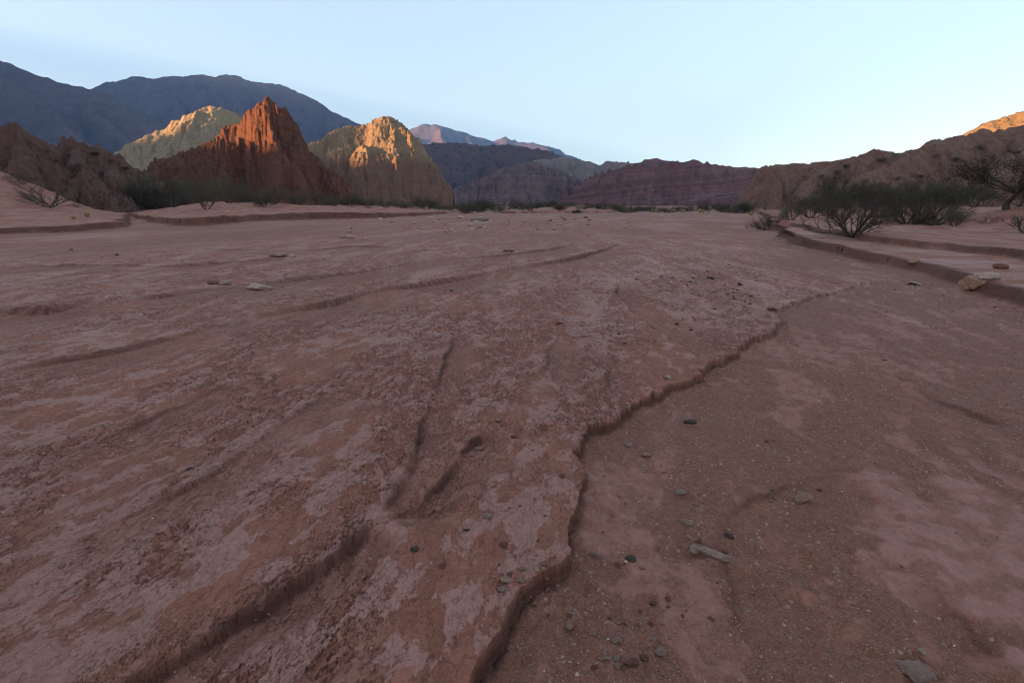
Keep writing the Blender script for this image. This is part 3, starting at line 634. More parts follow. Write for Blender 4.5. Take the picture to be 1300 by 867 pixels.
    hill('shade_foothill', 'unseen foothill added on the sun side of the wash to shade it', (-900, -440, -1250, 330), 7, [  # unseen hill, crest shaped to set where sunlight starts on the peaks
        ([(-650, -1300, 130, 200), (-650, -300, 130, 160), (-650, -172, 128, 90), (-650, -130, 90, 90), (-650, -98, 87, 90), (-650, -76, 88, 90), (-650, -61, 107, 80), (-650, -46, 96, 90), (-650, -24, 88, 90), (-650, 60, 84, 120), (-700, 190, 110, 190)], MTN),
    ], m_far, (0, 700), None, None, cat='ridge')
    # added range outside the frame, shaped so its shadow fills the valley
    hill('shade_range', 'unseen range added on the sun side of the valley to shade it', (-7000, -380, -1100, 5200), 24, [
        ([(-1500, -290, 400, 200), (-1500, 0, 400, 300), (-1500, 400, 370, 350), (-1800, 700, 440, 400), (-2200, 880, 540, 500), (-3000, 1150, 720, 650), (-4800, 1300, 980, 900), (-5400, 2450, 1410, 1200), (-5700, 3500, 1410, 1200)], MTN),
    ], m_far, (0, 700), None, lambda X, Y, H: H * .05 * fbm(X / 260, Y / 260, 4, 395) * ss(-200, 400, Y), cat='ridge')
build_hills()

# ------------------------------------------------------------------ air between us and the far mountains
def haze():
    bm = bmesh.new(); bmesh.ops.create_cube(bm, size=1)
    bmesh.ops.scale(bm, vec=(10800, 13000, 1530), verts=bm.verts)
    bmesh.ops.translate(bm, vec=(-1800, 3000, 755), verts=bm.verts)
    me = bpy.data.meshes.new('haze'); bm.to_mesh(me); bm.free()
    m = bpy.data.materials.new('haze'); m.use_nodes = True; n = m.node_tree.nodes; n.clear()
    out = n.new('ShaderNodeOutputMaterial'); v = n.new('ShaderNodeVolumePrincipled')
    v.inputs['Color'].default_value = (.32, .56, 1, 1); v.inputs['Density'].default_value = HAZE; v.inputs['Anisotropy'].default_value = .1
    m.node_tree.links.new(v.outputs[0], out.inputs['Volume']); me.materials.append(m)
    tag(link('haze', me), 'faint blue haze in the evening air', 'haze', kind='stuff')
HAZE = 0.00008
haze()

# ------------------------------------------------------------------ plants
def simple(name, a, b, sc=12, rough=.9):
    t = NT(name, rough, .1); return t.done(t.mix(t.noise(t.pos, sc, 3), a, b))
m_twig = simple('dry_twig', (.060, .044, .034), (.115, .085, .066), 6)
m_bark = simple('dark_bark', (.050, .037, .028), (.095, .070, .053), 9)
m_leafg = simple('grey_green_leaf', (.075, .068, .038), (.125, .108, .062), 3)
m_leafd = simple('dark_leaf', (.060, .052, .030), (.098, .082, .050), 3)
m_leafb = simple('brown_leaf', (.050, .040, .026), (.085, .066, .043), 3)
m_straw = simple('yellow_straw', (.34, .26, .11), (.46, .37, .17), 14)
m_wood = simple('bleached_wood', (.16, .11, .08), (.36, .29, .22), 25)

def tube_mesh(name, segs, mat):
    """segs: (p0, p1, r0, r1, sides) -> one mesh"""
    V = []; Fs = []
    for p0, p1, r0, r1, n in segs:
        d = (p1 - p0)
        if d.length < 1e-6: continue
        d.normalize(); u = d.orthogonal().normalized(); v = d.cross(u); b = len(V)
        for p, r in ((p0, r0), (p1, r1)):
            for k in range(n):
                a = 2 * math.pi * k / n; q = p + (u * math.cos(a) + v * math.sin(a)) * r; V.append(q[:])
        for k in range(n): Fs.append((b + k, b + (k + 1) % n, b + n + (k + 1) % n, b + n + k))
    return np_mesh(name, V, Fs, mat)

def grow_plant(seed, stems, spread, levels, mats, leaves=0, leaf=.014, r0=.014, trunk=None, up=.25, kids=(2, 3), fluff=.05, length=.62, flat=1.0):
    rn = random.Random(seed); segs = []; tips = []
    def grow(p, d, L, r, lv):
        n = 4 if lv > 1 else 3
        for k in range(n):
            d2 = (d + Vector((rn.gauss(0, .16), rn.gauss(0, .16), rn.gauss(0, .12) + up * .18))).normalized()
            q = p + d2 * (L / n); r1 = r * (1 - .55 * (k + 1) / n) if lv == 0 else r * (1 - .35 * (k + 1) / n)
            if q.z < .01: q.z = .01 + rn.random() * .03
            segs.append((p, q, r if k == 0 else ra, r1, 5 if r > .012 else 3)); ra = r1
            p, d = q, d2
            if lv <= 1 or k > 1: tips.append(q.copy())
            if lv > 0 and (k > 0 or lv == levels and rn.random() < .3):
                for _ in range(rn.randint(*kids)):
                    a = rn.uniform(.35, .95); ax = Vector((rn.gauss(0, 1), rn.gauss(0, 1), rn.gauss(0, 1))).cross(d).normalized()
                    dd = (d * math.cos(a) + ax * math.sin(a)); dd.z += up * .3; dd.normalize()
                    grow(p, dd, L * rn.uniform(.42, .62), r1 * .62, lv - 1)
    if trunk:
        p = Vector((0, 0, -.03)); rad = r0 * 2.4
        for q in trunk:
            q = Vector(q); segs.append((p, q, rad, rad * .82, 7)); rad *= .82; p = q
        base = p
    else: base = Vector((0, 0, -.02))
    for i in range(stems):
        az = 2 * math.pi * (i + rn.random() * .7) / stems; til = rn.uniform(.12, 1.0) ** .8 * spread
        d = Vector((math.cos(az) * math.sin(til), math.sin(az) * math.sin(til), math.cos(til)))
        grow(base + Vector((math.cos(az), math.sin(az), 0)) * (.0 if trunk else .03), d, length * rn.uniform(.7, 1.1), r0 * rn.uniform(.7, 1.1), levels)
    zs = max(max(a[1].z for a in segs), .01)
    kz = 1.0 / zs
    sc = lambda v: Vector((v.x * kz, v.y * kz, v.z * kz * flat))
    segs = [(sc(a), sc(b), c * kz, d * kz, n) for a, b, c, d, n in segs]
    bm_ = tube_mesh('branches', segs, mats[0])
    lm = None
    if leaves:
        T = np.array([sc(t)[:] for t in tips]); R = np.random.RandomState(seed)
        cen = T[R.randint(0, len(T), leaves)] + R.normal(0, fluff, (leaves, 3)) * (1, 1, .7)
        cen[:, 2] = np.abs(cen[:, 2]) + .01
        a = R.normal(0, 1, (leaves, 3)); a /= np.linalg.norm(a, axis=1)[:, None]
        b = np.cross(a, R.normal(0, 1, (leaves, 3))); b /= np.linalg.norm(b, axis=1)[:, None]
        s = leaf * R.uniform(.5, 1.4, (leaves, 1))
        V = np.stack([cen - a * s, cen - b * s * .5, cen + a * s, cen + b * s * .5], 1).reshape(-1, 3)
        lm = np_mesh('foliage', V, np.arange(leaves * 4).reshape(-1, 4), mats[1], False)
    return bm_, lm

PL = {
    'bare': [grow_plant(s, 8, 1.15, 2, (m_twig, m_leafb), 500, .009, .016, up=.35, kids=(2, 3)) for s in (1, 2)],
    'thorn': [grow_plant(s, 15, 1.35, 3, (m_bark, m_leafb), 2600, .007, .013, up=.28, kids=(1, 3), fluff=.05, length=.55) for s in (3, 4, 5)],
    'green': [grow_plant(s, 9, 1.1, 2, (m_twig, m_leafg), 5200, .013, .014, up=.35, kids=(2, 3), fluff=.05) for s in (6, 7, 8)],
    'dense': [grow_plant(s, 11, 1.2, 2, (m_bark, m_leafd), 6500, .017, .012, up=.30, kids=(2, 3), fluff=.07) for s in (9, 10, 11)],
    'tree': [grow_plant(s, 7, 1.15, 3, (m_bark, m_leafb), 3200, .009, .016, trunk=[(.02, 0, .12), (-.03, .02, .24), (-.06, .03, .33)], up=.22, kids=(1, 3), fluff=.04, length=.5) for s in (12,)],
}
PR = random.Random(5)
def put_plant(kind, loc, h, wid=None, label='', cat='bush', group=None, name='shrub', var=None, parts=True, rz=None):
    bm_, lm = PL[kind][PR.randrange(len(PL[kind])) if var is None else var]
    e = bpy.data.objects.new(name, None); C.objects.link(e); e.location = loc
    e.empty_display_size = .2
    cw = max(abs(v) for v in (max(c[0] for c in bm_['bb']), min(c[0] for c in bm_['bb']))) if 'bb' in bm_ else 1.1
    sx = h * (1 if wid is None else wid / (h * 2 * cw) )
    sx = min(max(sx, .55 * h), 1.6 * h)
    e.scale = (sx, sx, h); e.rotation_euler = (0, 0, PR.random() * 6.28 if rz is None else rz)
    tag(e, label, cat, group)
    link('branches', bm_, e)
    if lm: link('foliage', lm, e)
    return e
def plant_px(kind, px, py, hpx, wpx=None, label='', **k):
    x, y, z = hit(px, py); D = y / F * math.cos(PITCH) * 1.04
    put_plant(kind, (x, y, z - .03), hpx * D * 1.03, (wpx * D) if wpx else None, label, **k)
for kk in PL:
    for a, b in PL[kk]:
        n = len(a.vertices); v = np.empty(n * 3, np.float32); a.vertices.foreach_get('co', v); v = v.reshape(-1, 3)
        pass
def half_width(me):
    n = len(me.vertices); v = np.empty(n * 3, np.float32); me.vertices.foreach_get('co', v); v = v.reshape(-1, 3)
    return float(np.percentile(np.hypot(v[:, 0], v[:, 1]), 97))
HW = {id(a): half_width(a) for kk in PL for a, b in PL[kk]}
def put_plant(kind, loc, h, wid=None, label='', cat='bush', group=None, name='shrub', var=None, rz=None):
    bm_, lm = PL[kind][PR.randrange(len(PL[kind])) if var is None else var]
    e = bpy.data.objects.new(name, None); C.objects.link(e); e.location = loc; e.empty_display_size = .2
    sx = h if wid is None else wid / (2 * HW[id(bm_)])
    sx = min(max(sx, .45 * h), 2.2 * h)
    e.scale = (sx, sx, h); e.rotation_euler = (0, 0, PR.random() * 6.28 if rz is None else rz)
    tag(e, label, cat, group); link('branches', bm_, e)
    if lm: link('foliage', lm, e)
    return e

ORD = ['leftmost', 'second from the left', 'third from the left', 'fourth from the left', 'fifth from the left', 'sixth from the left', 'seventh from the left', 'eighth from the left', 'rightmost']
def nth(i, n): return ORD[-1] if i == n - 1 else ORD[i]
def plants():
    gL = 'grey green bushes on the bank below the rock peaks'
    gD = 'dark shrubs at the foot of the maroon rocks'
    plant_px('bare', 62, 263, 33, 78, 'leafless spreading thorn bush alone on the sandy slope', name='bare_bush')
    plant_px('dense', 118, 247, 7, 42, 'flat dark cushion bush low on the sand above the leafless bush', name='cushion_bush')
    plant_px('bare', 97, 263, 7, 34, 'low heap of dark dead brush beside the leafless bush', name='dead_brush', cat='brush')
    for i, (px, py, h, w_) in enumerate([(30, 233, 12, 50), (62, 235, 14, 50), (88, 238, 16, 45)]):
        plant_px('green', px, py, h, w_, nth(i, 3) + ' scrub bush in the hollow where sand meets the maroon rocks', group='scrub along the top of the sandy slope')
    for i, (px, py, h, w_) in enumerate([(105, 238, 22, 50), (128, 240, 28, 58), (150, 242, 28, 60), (172, 242, 26, 56), (192, 244, 24, 56), (212, 246, 22, 50)]):
        plant_px('dense', px, py, h, w_, nth(i, 6) + ' of the dark dense shrubs massed under the maroon rocks', group=gD)
    for i, (px, py, h, w_) in enumerate([(162, 257, 36, 58), (184, 262, 40, 62), (206, 262, 42, 66), (238, 258, 40, 60), (290, 258, 32, 54), (312, 257, 28, 52), (350, 258, 22, 44), (378, 260, 22, 46), (404, 260, 18, 40)]):
        plant_px('green', px, py, h, w_, nth(i, 9) + ' grey green thorn bush on the bank below the red peak', group=gL)
    plant_px('green', 262, 266, 44, 62, 'grey green bush with pale forked stems, closest to the bank edge under the red peak', name='thorn_bush')
    plant_px('bare', 222, 263, 26, 40, 'twiggy bare bush between green bushes on the bank', name='bare_bush')
    plant_px('dense', 336, 263, 17, 32, 'small round dark bush at the right end of the green bushes under the red peak', name='round_bush')
    for i, (px, py, h, w_) in enumerate([(425, 262, 14, 34), (446, 263, 17, 36), (468, 264, 15, 34), (490, 264, 13, 34), (510, 264, 10, 30)]):
        plant_px('green' if px != 446 else 'dense', px, py, h, w_, nth(i, 5) + ' low bush along the bank below the domed cliff', group='bushes below the domed cliff')
    plant_px('dense', 540, 266, 18, 52, 'wide dark green bush where the long bank ends', name='round_bush')
    plant_px('thorn', 590, 271.5, 13, 26, 'small dark brown bush hanging on the gap in the bank', name='thorn_bush')
    plant_px('dense', 612, 266, 17, 40, 'dark shrub just past the gap in the long bank', name='round_bush')
    R = random.Random(9)
    x = 560
    while x < 962:
        h = R.uniform(6, 13); w_ = R.uniform(20, 36); k = R.choice(['green', 'green', 'dense', 'thorn'])
        Y = R.uniform(115, 190); X, _, _ = W(x, 262, Y); z = gz(X, Y); D = Y / F
        put_plant(k, (X, Y, z - .1), h * D, w_ * D, 'distant bush in the scrub line across the end of the wash', group='scrub line across the end of the wash')
        x += R.uniform(6, 13)
    plant_px('dense', 787, 267, 11, 26, 'distinct round dark tree-like bush standing at the end of the far low bank', name='round_bush')
    plant_px('dense', 944, 269, 15, 34, 'dark round bush in front of the rock pillar at the foot of the brown ridge', name='round_bush')
    plant_px('dense', 918, 267, 9, 24, 'small dark bush beside the round one near the rock pillar', name='round_bush')
    # right bank
    plant_px('thorn', 972, 292, 30, 50, 'brown twiggy bush overhanging the tip of the right bank', name='thorn_bush')
    plant_px('thorn', 1082, 299, 60, 122, 'big spreading thorn bush with bare curved stems at the rim of the right bank', name='thorn_bush', var=0)
    plant_px('green', 1004, 280, 22, 40, 'grey green bush left of the big thorn bush', name='green_bush')
    plant_px('dense', 1030, 277, 36, 62, 'dark bush rising behind the left side of the big thorn bush', name='round_bush')
    plant_px('dense', 1052, 274, 52, 60, 'tall dark bush right behind the big thorn bush', name='round_bush')
    plant_px('thorn', 1150, 284, 44, 80, 'brown thorn bush to the right behind the big one', name='thorn_bush', var=1)
    plant_px('thorn', 1188, 286, 46, 84, 'brown thorn bush with pale stems in front of the dark thicket', name='thorn_bush', var=2)
    plant_px('green', 1212, 287, 26, 52, 'low greenish bush at the foot of the pebbly mound', name='green_bush')
    plant_px('bare', 1252, 284, 16, 34, 'small bare bush growing out of the pebbly mound', name='bare_bush')
    plant_px('thorn', 1302, 296, 30, 60, 'twiggy bush cut by the frame at the far end of the sand flat', name='thorn_bush')
    plant_px('thorn', 1120, 276, 40, 62, 'brown bush filling the gap behind the big thorn bush', name='thorn_bush')
    for i, (px, py, h, w_) in enumerate([(1075, 268, 36, 56), (1102, 267, 34, 60), (1130, 266, 34, 60), (1158, 266, 36, 62), (1186, 266, 36, 62), (1212, 266, 38, 60), (1238, 262, 38, 60), (1296, 262, 40, 60), (1325, 262, 44, 60)]):
        plant_px('dense', px, py, h, w_, nth(i, 9) + ' dark bush in the thicket at the foot of the brown ridge', group='thicket at the foot of the brown ridge')
    plant_px('tree', 1278, 266, 68, 125, 'dark spreading tree with crooked limbs above the pebbly mound', cat='tree', name='thorn_tree', rz=2.0)
    # yellow tufts
    tm = []
    for s in range(3):
        R_n = np.random.RandomState(40 + s); V = []; n = 190
        for k in range(n):
            az = R_n.rand() * 6.28; til = R_n.rand() ** .7 * 1.0; L = R_n.uniform(.6, 1.0); b = np.array([math.cos(az), math.sin(az), 0]) * R_n.rand() * .12
            d = np.array([math.cos(az) * math.sin(til), math.sin(az) * math.sin(til), math.cos(til)]); sd2 = np.array([-math.sin(az), math.cos(az), 0]) * .014
            V += [b - sd2, b + sd2, b + d * L * .6 + sd2 * .6, b + d * L * .6 - sd2 * .6, b + d * L * .6 - sd2 * .6, b + d * L * .6 + sd2 * .6, b + d * L - (0, 0, .18 * til) + sd2 * .1, b + d * L - (0, 0, .18 * til) - sd2 * .1]
        tm.append(np_mesh('grass_tuft', V, np.arange(len(V)).reshape(-1, 4), m_straw, False))
    def tuft(px, py, h, w_, label, group=None):
        x, y, z = hit(px, py); D = y / F
        o = link('grass_tuft', tm[PR.randrange(3)]); o.location = (x, y, z - .02); o.scale = (w_ * D * .6, w_ * D * .6, h * D); o.rotation_euler = (0, 0, PR.random() * 6)
        tag(o, label, 'grass tuft', group)
    tuft(111, 276, 12, 14, 'upright yellow grass tuft on the rim of the left bank')
    tuft(94, 279, 9, 13, 'paler flattened grass tuft left of the upright yellow one')
    for k in range(16):
        tuft(R.uniform(820, 960), R.uniform(266.5, 270.5), R.uniform(3.5, 6), R.uniform(7, 12), 'yellow grass tuft at the edge of the far scrub line', 'yellow tufts along the far scrub line')
    for k in range(6):
        tuft(R.uniform(948, 1000), R.uniform(268, 276), R.uniform(6, 9), R.uniform(9, 14), 'yellow grass tuft around the tip of the right bank', 'yellow tufts at the tip of the right bank')
plants()

def hill_plants():
    bpy.context.view_layer.update(); dg = bpy.context.evaluated_depsgraph_get()
    R = random.Random(31)
    def on(px, py, hpx, wpx, kind, label, group=None, name='shrub', cat='bush'):
        o = Vector((0, 0, EYE)); d = Vector(ray(px, py)).normalized()
        for _ in range(12):
            h, loc, n, i, ob, m = S.ray_cast(dg, o, d)
            if not h: return
            if ob.get('kind') == 'structure' and ob.name != 'ground': break
            o = loc + d * .5
        else: return
        put_plant(kind, (loc.x, loc.y, loc.z - .15), hpx * loc.y / F, wpx * loc.y / F, label, group=group, name=name, cat=cat)
    on(1135, 199, 9, 10, 'bare', 'tiny bare tree standing out against the sky on the crest of the brown ridge', None, 'small_tree', 'tree')
    on(1118, 206, 6, 18, 'dense', 'dark shrub on the slope just below the crest tree', None)
    for px, py in [(1045, 225), (1060, 228), (1063, 222), (1075, 214), (1125, 210), (1098, 232), (1170, 225), (1200, 230), (1215, 205), (1240, 190), (1260, 200), (1020, 225), (1140, 228), (1285, 195), (1185, 200), (1225, 226)]:
        on(px + R.uniform(-3, 3), py, R.uniform(3, 7), R.uniform(7, 16), R.choice(['dense', 'thorn']), 'dark shrub rooted on the slope of the brown ridge', 'shrubs on the brown ridge')
    for px, py in [(88, 198), (70, 205), (120, 196), (140, 205), (100, 212), (160, 215), (60, 192), (130, 220)]:
        on(px, py, R.uniform(2.5, 5), R.uniform(6, 13), 'dense', 'dark shrub rooted among the maroon rocks', 'shrubs among the maroon rocks')
hill_plants()

# ------------------------------------------------------------------ stones
def stone_mat(name, a, b, c, sc=14):
    t = NT(name, .85, .25); n = t.noise(t.obj, sc * .1, 6, .7)
    col = t.ramp(n, [(.3, a), (.5, b), (.7, c)])
    dust = t.n.new('ShaderNodeNewGeometry'); sp = t.noise(t.obj, 9, 3)
    col = t.mix(t.ramp(sp, [(.45, 0.0), (.68, .6)]), col, (.26, .12, .075))     # red dust
    return t.done(col, t.bump(t.noise(t.obj, 3.5, 7, .7), .12, .8))
SM = {
    'grey': stone_mat('grey_stone', (0.294, 0.177, 0.131), (0.422, 0.260, 0.197), (0.549, 0.348, 0.272)),
    'tan': stone_mat('tan_stone', (0.354, 0.182, 0.114), (0.490, 0.268, 0.178), (0.600, 0.355, 0.236)),
    'teal': stone_mat('dark_blue_green_stone', (0.050, 0.040, 0.034), (0.078, 0.061, 0.052), (0.134, 0.095, 0.078)),
    'rust': stone_mat('rust_brown_stone', (0.133, 0.053, 0.034), (0.220, 0.086, 0.054), (0.298, 0.126, 0.080)),
    'pale': stone_mat('pale_stone', (0.430, 0.260, 0.185), (0.569, 0.363, 0.272), (0.600, 0.474, 0.356)),
}
def stone_mesh(seed, sub=3, cuts=13, rough=.26):
    bm = bmesh.new(); bmesh.ops.create_icosphere(bm, subdivisions=sub, radius=1); R = np.random.RandomState(seed)
    P = np.array([v.co[:] for v in bm.verts])
    for _ in range(cuts):
        n = R.normal(0, 1, 3); n /= np.linalg.norm(n); h = R.uniform(.42, .85); d = P @ n
        P = np.where((d > h)[:, None], P - np.outer((d - h) * .93, n), P)
    o = R.rand(3) * 50
    q = fbm(P[:, 0] * 1.7 + o[0] + P[:, 2], P[:, 1] * 1.7 + o[1] - P[:, 2] * .7, 4, seed % 50)
    P *= (1 + rough * q)[:, None]
    for v, p in zip(bm.verts, P): v.co = p
    me = bpy.data.meshes.new('stone'); bm.to_mesh(me); bm.free()
    me.polygons.foreach_set('use_smooth', np.full(len(me.polygons), sub > 3, bool))
    return me
PROT = {}
for kk, mm in SM.items():
    PROT[kk] = []
    for q in range(4):
        me = stone_mesh(100 + q * 7 + len(kk), 3); me.materials.append(mm); PROT[kk].append(me)
SR = random.Random(77)
def stone(px, py, wpx, flat, kind, label, group=None, big=False, ratio=None, rz=None, name='stone', cat='stone', sink=.45):
    x, y, z = hit(px, py); D = math.sqrt(x * x + y * y + (EYE - z) ** 2) / math.hypot(F, 180)
    a = wpx * D / 2 * .95; b = a * (ratio or SR.uniform(.6, .9)); c = a * flat
    if big:
        me = stone_mesh(SR.randrange(999), 5, 18, .26); me.materials.append(SM[kind])
    else: me = SR.choice(PROT[kind])
    o = link(name, me); o.scale = (a, b, c)
    o.location = (x, y, z + c * (1 - sink) * .8); o.rotation_euler = (SR.uniform(-.15, .15), SR.uniform(-.15, .15), SR.uniform(0, 6.28) if rz is None else rz)
    tag(o, label, cat, group); return o

def stones():
    N = [  # px, py, width, flatness, kind, label, ratio, rz
        (877, 537, 20, .35, 'teal', 'flat blue black stone alone in the channel past the terrace corner', .55, .1),
        (1023, 635, 27, .55, 'tan', 'rough tan stone alone on the open gravel of the channel', .7, .3),
        (906, 706, 50, .26, 'pale', 'long pale grey rock lying flat in the gravel channel', .34, -.45),
        (882, 699, 22, .5, 'pale', 'knobbly pale lump joined to the upper end of the long pale rock', .8, 0),
        (888, 688, 14, .4, 'rust', 'reddish shard behind the long pale rock', .5, .6),
        (870, 664, 19, .5, 'grey', 'angular grey white stone above the long pale rock', .6, -.5),
        (924, 681, 15, .5, 'teal', 'dark greenish stone right of the long pale rock', .5, -.8),
        (862, 626, 22, .35, 'grey', 'flat grey stone in the middle of the channel beside the small rill', .6, .3),
        (821, 579, 20, .4, 'tan', 'oval tan stone in the channel under the terrace corner', .6, 0),
        (798, 566, 17, .45, 'grey', 'whitish grey stone left of the oval tan one', .6, -.2),
        (799, 711, 17, .55, 'teal', 'dark teal angular stone in the hollow below the terrace', .75, .2),
        (784, 719, 10, .6, 'rust', 'small rust brown clod beside the dark teal stone', .9, 0),
        (756, 706, 22, .3, 'grey', 'flat grey stone left of the dark teal stone', .5, -.6),
        (720, 793, 17, .5, 'tan', 'round pinkish pebble standing out on the sandy channel floor', .95, 0),
        (784, 846, 11, .5, 'grey', 'grey stone at the left of the little heap at the lower edge', .8, 0),
        (802, 842, 24, .5, 'rust', 'dark brown stone, biggest of the little heap at the lower edge', .6, .2),
        (818, 836, 16, .5, 'rust', 'brown stone at the top of the little heap at the lower edge', .6, -.3),
        (838, 828, 18, .5, 'grey', 'lone angular grey stone right of the little heap at the lower edge', .8, .5),
        (768, 836, 18, .3, 'grey', 'flat grey sliver left of the little heap at the lower edge', .4, .1),
        (783, 813, 13, .6, 'grey', 'square light grey stone above the little heap', .8, .5),
        (680, 723, 17, .4, 'pale', 'pale finger shaped stone perched on the terrace rim', .4, -.9),
        (664, 722, 15, .4, 'grey', 'grey stone just left of the finger shaped one on the rim', .7, 0),
        (641, 738, 18, .45, 'pale', 'light brown stone in the wet groove on top of the terrace', .6, 0),
        (636, 749, 14, .45, 'grey', 'bluish white stone under the light brown one in the groove', .7, 0),
        (647, 730, 12, .45, 'rust', 'dark brown stone above the light brown one in the groove', .7, 0),
        (662, 738, 14, .45, 'grey', 'grey pebble cluster piece close to the terrace rim', .7, .9),
        (525, 698, 14, .5, 'teal', 'small teal stone on the terrace below the fork of the rills', .7, 0),
        (521, 665, 15, .7, 'tan', 'tan lumpy stone at the lower end of the short rill', .8, .4),
        (562, 719, 13, .5, 'rust', 'rounded brown stone between the teal stone and the rim', .8, 0),
        (638, 692, 14, .5, 'rust', 'dark clod on the terrace above the wet groove', .8, 0),
        (617, 655, 18, .35, 'grey', 'low grey stone on the terrace right of the short rill', .7, .3),
        (593, 673, 10, .4, 'teal', 'tiny dark teal stone on the terrace', .6, 0),
        (631, 534, 15, .4, 'tan', 'light flat stone near the head of the short rill', .6, 0),
        (640, 549, 12, .4, 'tan', 'small tan stone under the light flat one near the rill head', .7, 0),
        (651, 555, 11, .5, 'rust', 'dark reddish stone beside the small tan one near the rill head', .7, 0),
        (606, 570, 18, .3, 'grey', 'flat grey stone lying in the short rill', .5, 0),
        (714, 606, 12, .5, 'rust', 'dark stone on the terrace close to its notch', .7, 0),
        (680, 633, 10, .4, 'pale', 'little pale pebble on the smooth mud tongue', .7, 0),
        (240, 596, 15, .35, 'teal', 'flat black stone alone on the flaked crust', .45, .2),
        (331, 771, 17, .6, 'rust', 'red clod fallen into the long rill', .7, 0),
        (1160, 856, 40, .40, 'grey', 'large grey rock at the lower edge of the pale mud sheet', .6, -.1),
        (1171, 829, 11, .5, 'pale', 'small white pebble above the large grey rock', .8, 0),
        (1235, 366, 30, .62, 'tan', 'tan boulder at the foot of the right bank', .8, 0),
        (1253, 354, 40, .30, 'pale', 'pale flat boulder leaning back on the right bank', .5, .3),
        (1268, 341, 15, .6, 'rust', 'reddish brown rock on the shelf of the right bank', .8, 0),
        (1161, 333, 15, .45, 'tan', 'tan rock on the shelf between the two bank steps', .7, 0),
        (1162, 361, 40, .10, 'pale', 'thin pale slab lying below the right bank', .35, .5),
        (354, 326, 27, .42, 'grey', 'grey rock out on the mud flat toward the left bank', .7, 0),
        (369, 326, 16, .42, 'tan', 'smaller rock touching the grey one on the mud flat', .7, 0),
        (328, 368, 38, .38, 'pale', 'striped pale rock half buried in the mud flat', .6, .1),
        (284, 361, 18, .5, 'grey', 'grey stone left of the half buried striped rock', .7, 0),
        (270, 360, 20, .25, 'rust', 'brown slab left of the half buried striped rock', .6, 0),
        (440, 303, 22, .42, 'grey', 'low grey rock on the far flat left of the yellow clod', .7, 0),
        (463, 304, 14, .4, 'tan', 'yellowish clod right of the low grey rock', .7, 0),
        (645, 320, 20, .3, 'rust', 'flat reddish clod in the middle of the flat', .6, 0),
        (148, 324, 6, .7, 'teal', 'small black stone far out on the left flat', .8, 0),
        (90, 318, 5, .6, 'teal', 'tiny dark stone left of the small black one', .8, 0),
        (573, 370, 8, .5, 'teal', 'lone black pebble on the middle of the terrace', .8, 0),
        (730, 413, 22, .3, 'grey', 'blue grey flat stone on the terrace right of centre', .6, 0),
        (710, 412, 12, .4, 'rust', 'brown stone left of the blue grey flat one', .7, 0),
        (742, 427, 14, .4, 'grey', 'grey stone under the blue grey flat one', .7, 0),
        (848, 480, 16, .4, 'pale', 'pale stone near the lip of the terrace corner', .7, 0),
        (903, 354, 14, .4, 'teal', 'bluish stone at the top edge of the stone patch', .6, 0),
        (980, 394, 16, .4, 'rust', 'dark angular rock on the last bend of the terrace edge', .7, 0),
        (996, 384, 30, .16, 'pale', 'pale slab at the last bend of the terrace edge', .5, .3),
        (1122, 457, 7, .5, 'tan', 'orange tan pebble on the wide gravel flat', .8, 0),
    ]
    for px, py, w_, fl, k, lab, ra, rz in N:
        stone(px, py, w_, fl, k, lab, None, w_ > 19, ra, rz, 'boulder' if px > 1230 and py < 370 and w_ > 25 else 'stone', 'stone')
    def many(n, fx, fy, lo, hi, kinds, label, group):
        for _ in range(n):
            stone(fx(), fy(), SR.uniform(lo, hi) * SR.uniform(.7, 1.2), SR.uniform(.35, .6), SR.choice(kinds), label, group)
    for _ in range(60):
        t = SR.random(); px = 845 + 128 * t + SR.gauss(0, 16); py = 352 + 28 * t + SR.gauss(0, 10)
        stone(px, py, SR.uniform(3, 8.5), SR.uniform(.4, .6), SR.choice(['grey', 'tan', 'teal', 'grey', 'pale', 'rust']), 'stone in the oblong stone patch above the last bend of the terrace edge', 'stones of the oblong patch')
    for _ in range(42):
        px = SR.choice([SR.gauss(540, 28), SR.gauss(595, 22), SR.gauss(500, 30)]); py = SR.uniform(277, 296)
        stone(px, py, SR.uniform(4, 13), SR.uniform(.35, .6), SR.choice(['grey', 'pale', 'tan', 'grey']), 'pale rock in the boulder strewn flat in front of the long bank', 'rocks strewn before the long bank')
    for _ in range(44):
        px = SR.gauss(705, 45); py = SR.uniform(275, 294)
        stone(px, py, SR.uniform(3, 9), SR.uniform(.35, .6), SR.choice(['grey', 'pale', 'tan', 'rust']), 'rock in the scatter below the far low bank', 'rocks below the far low bank')
    many(26, lambda: SR.uniform(760, 960), lambda: SR.uniform(395, 440), 3, 8, ['grey', 'tan', 'teal', 'rust'], 'small stone on the terrace between stone patch and its edge', 'small stones near the terrace edge')
    many(26, lambda: SR.gauss(810, 40), lambda: SR.uniform(760, 860), 5, 10, ['rust', 'grey', 'tan'], 'pebble around the little heap on the channel floor', 'pebbles around the little heap')
    many(34, lambda: SR.gauss(870, 55), lambda: SR.uniform(560, 790), 4, 9, ['grey', 'tan', 'pale', 'rust'], 'small stone in the gravel around the long pale rock', 'small stones around the long pale rock')
    many(14, lambda: SR.uniform(560, 700), lambda: SR.uniform(530, 720), 4, 7, ['grey', 'tan', 'rust'], 'small stone strewn on the terrace right of the short rill', 'small stones on the terrace')
    many(20, lambda: SR.gauss(690, 22), lambda: SR.uniform(700, 790), 5, 10, ['rust', 'rust', 'tan'], 'crumbled clod below the broken terrace rim', 'clods below the terrace rim')
stones()

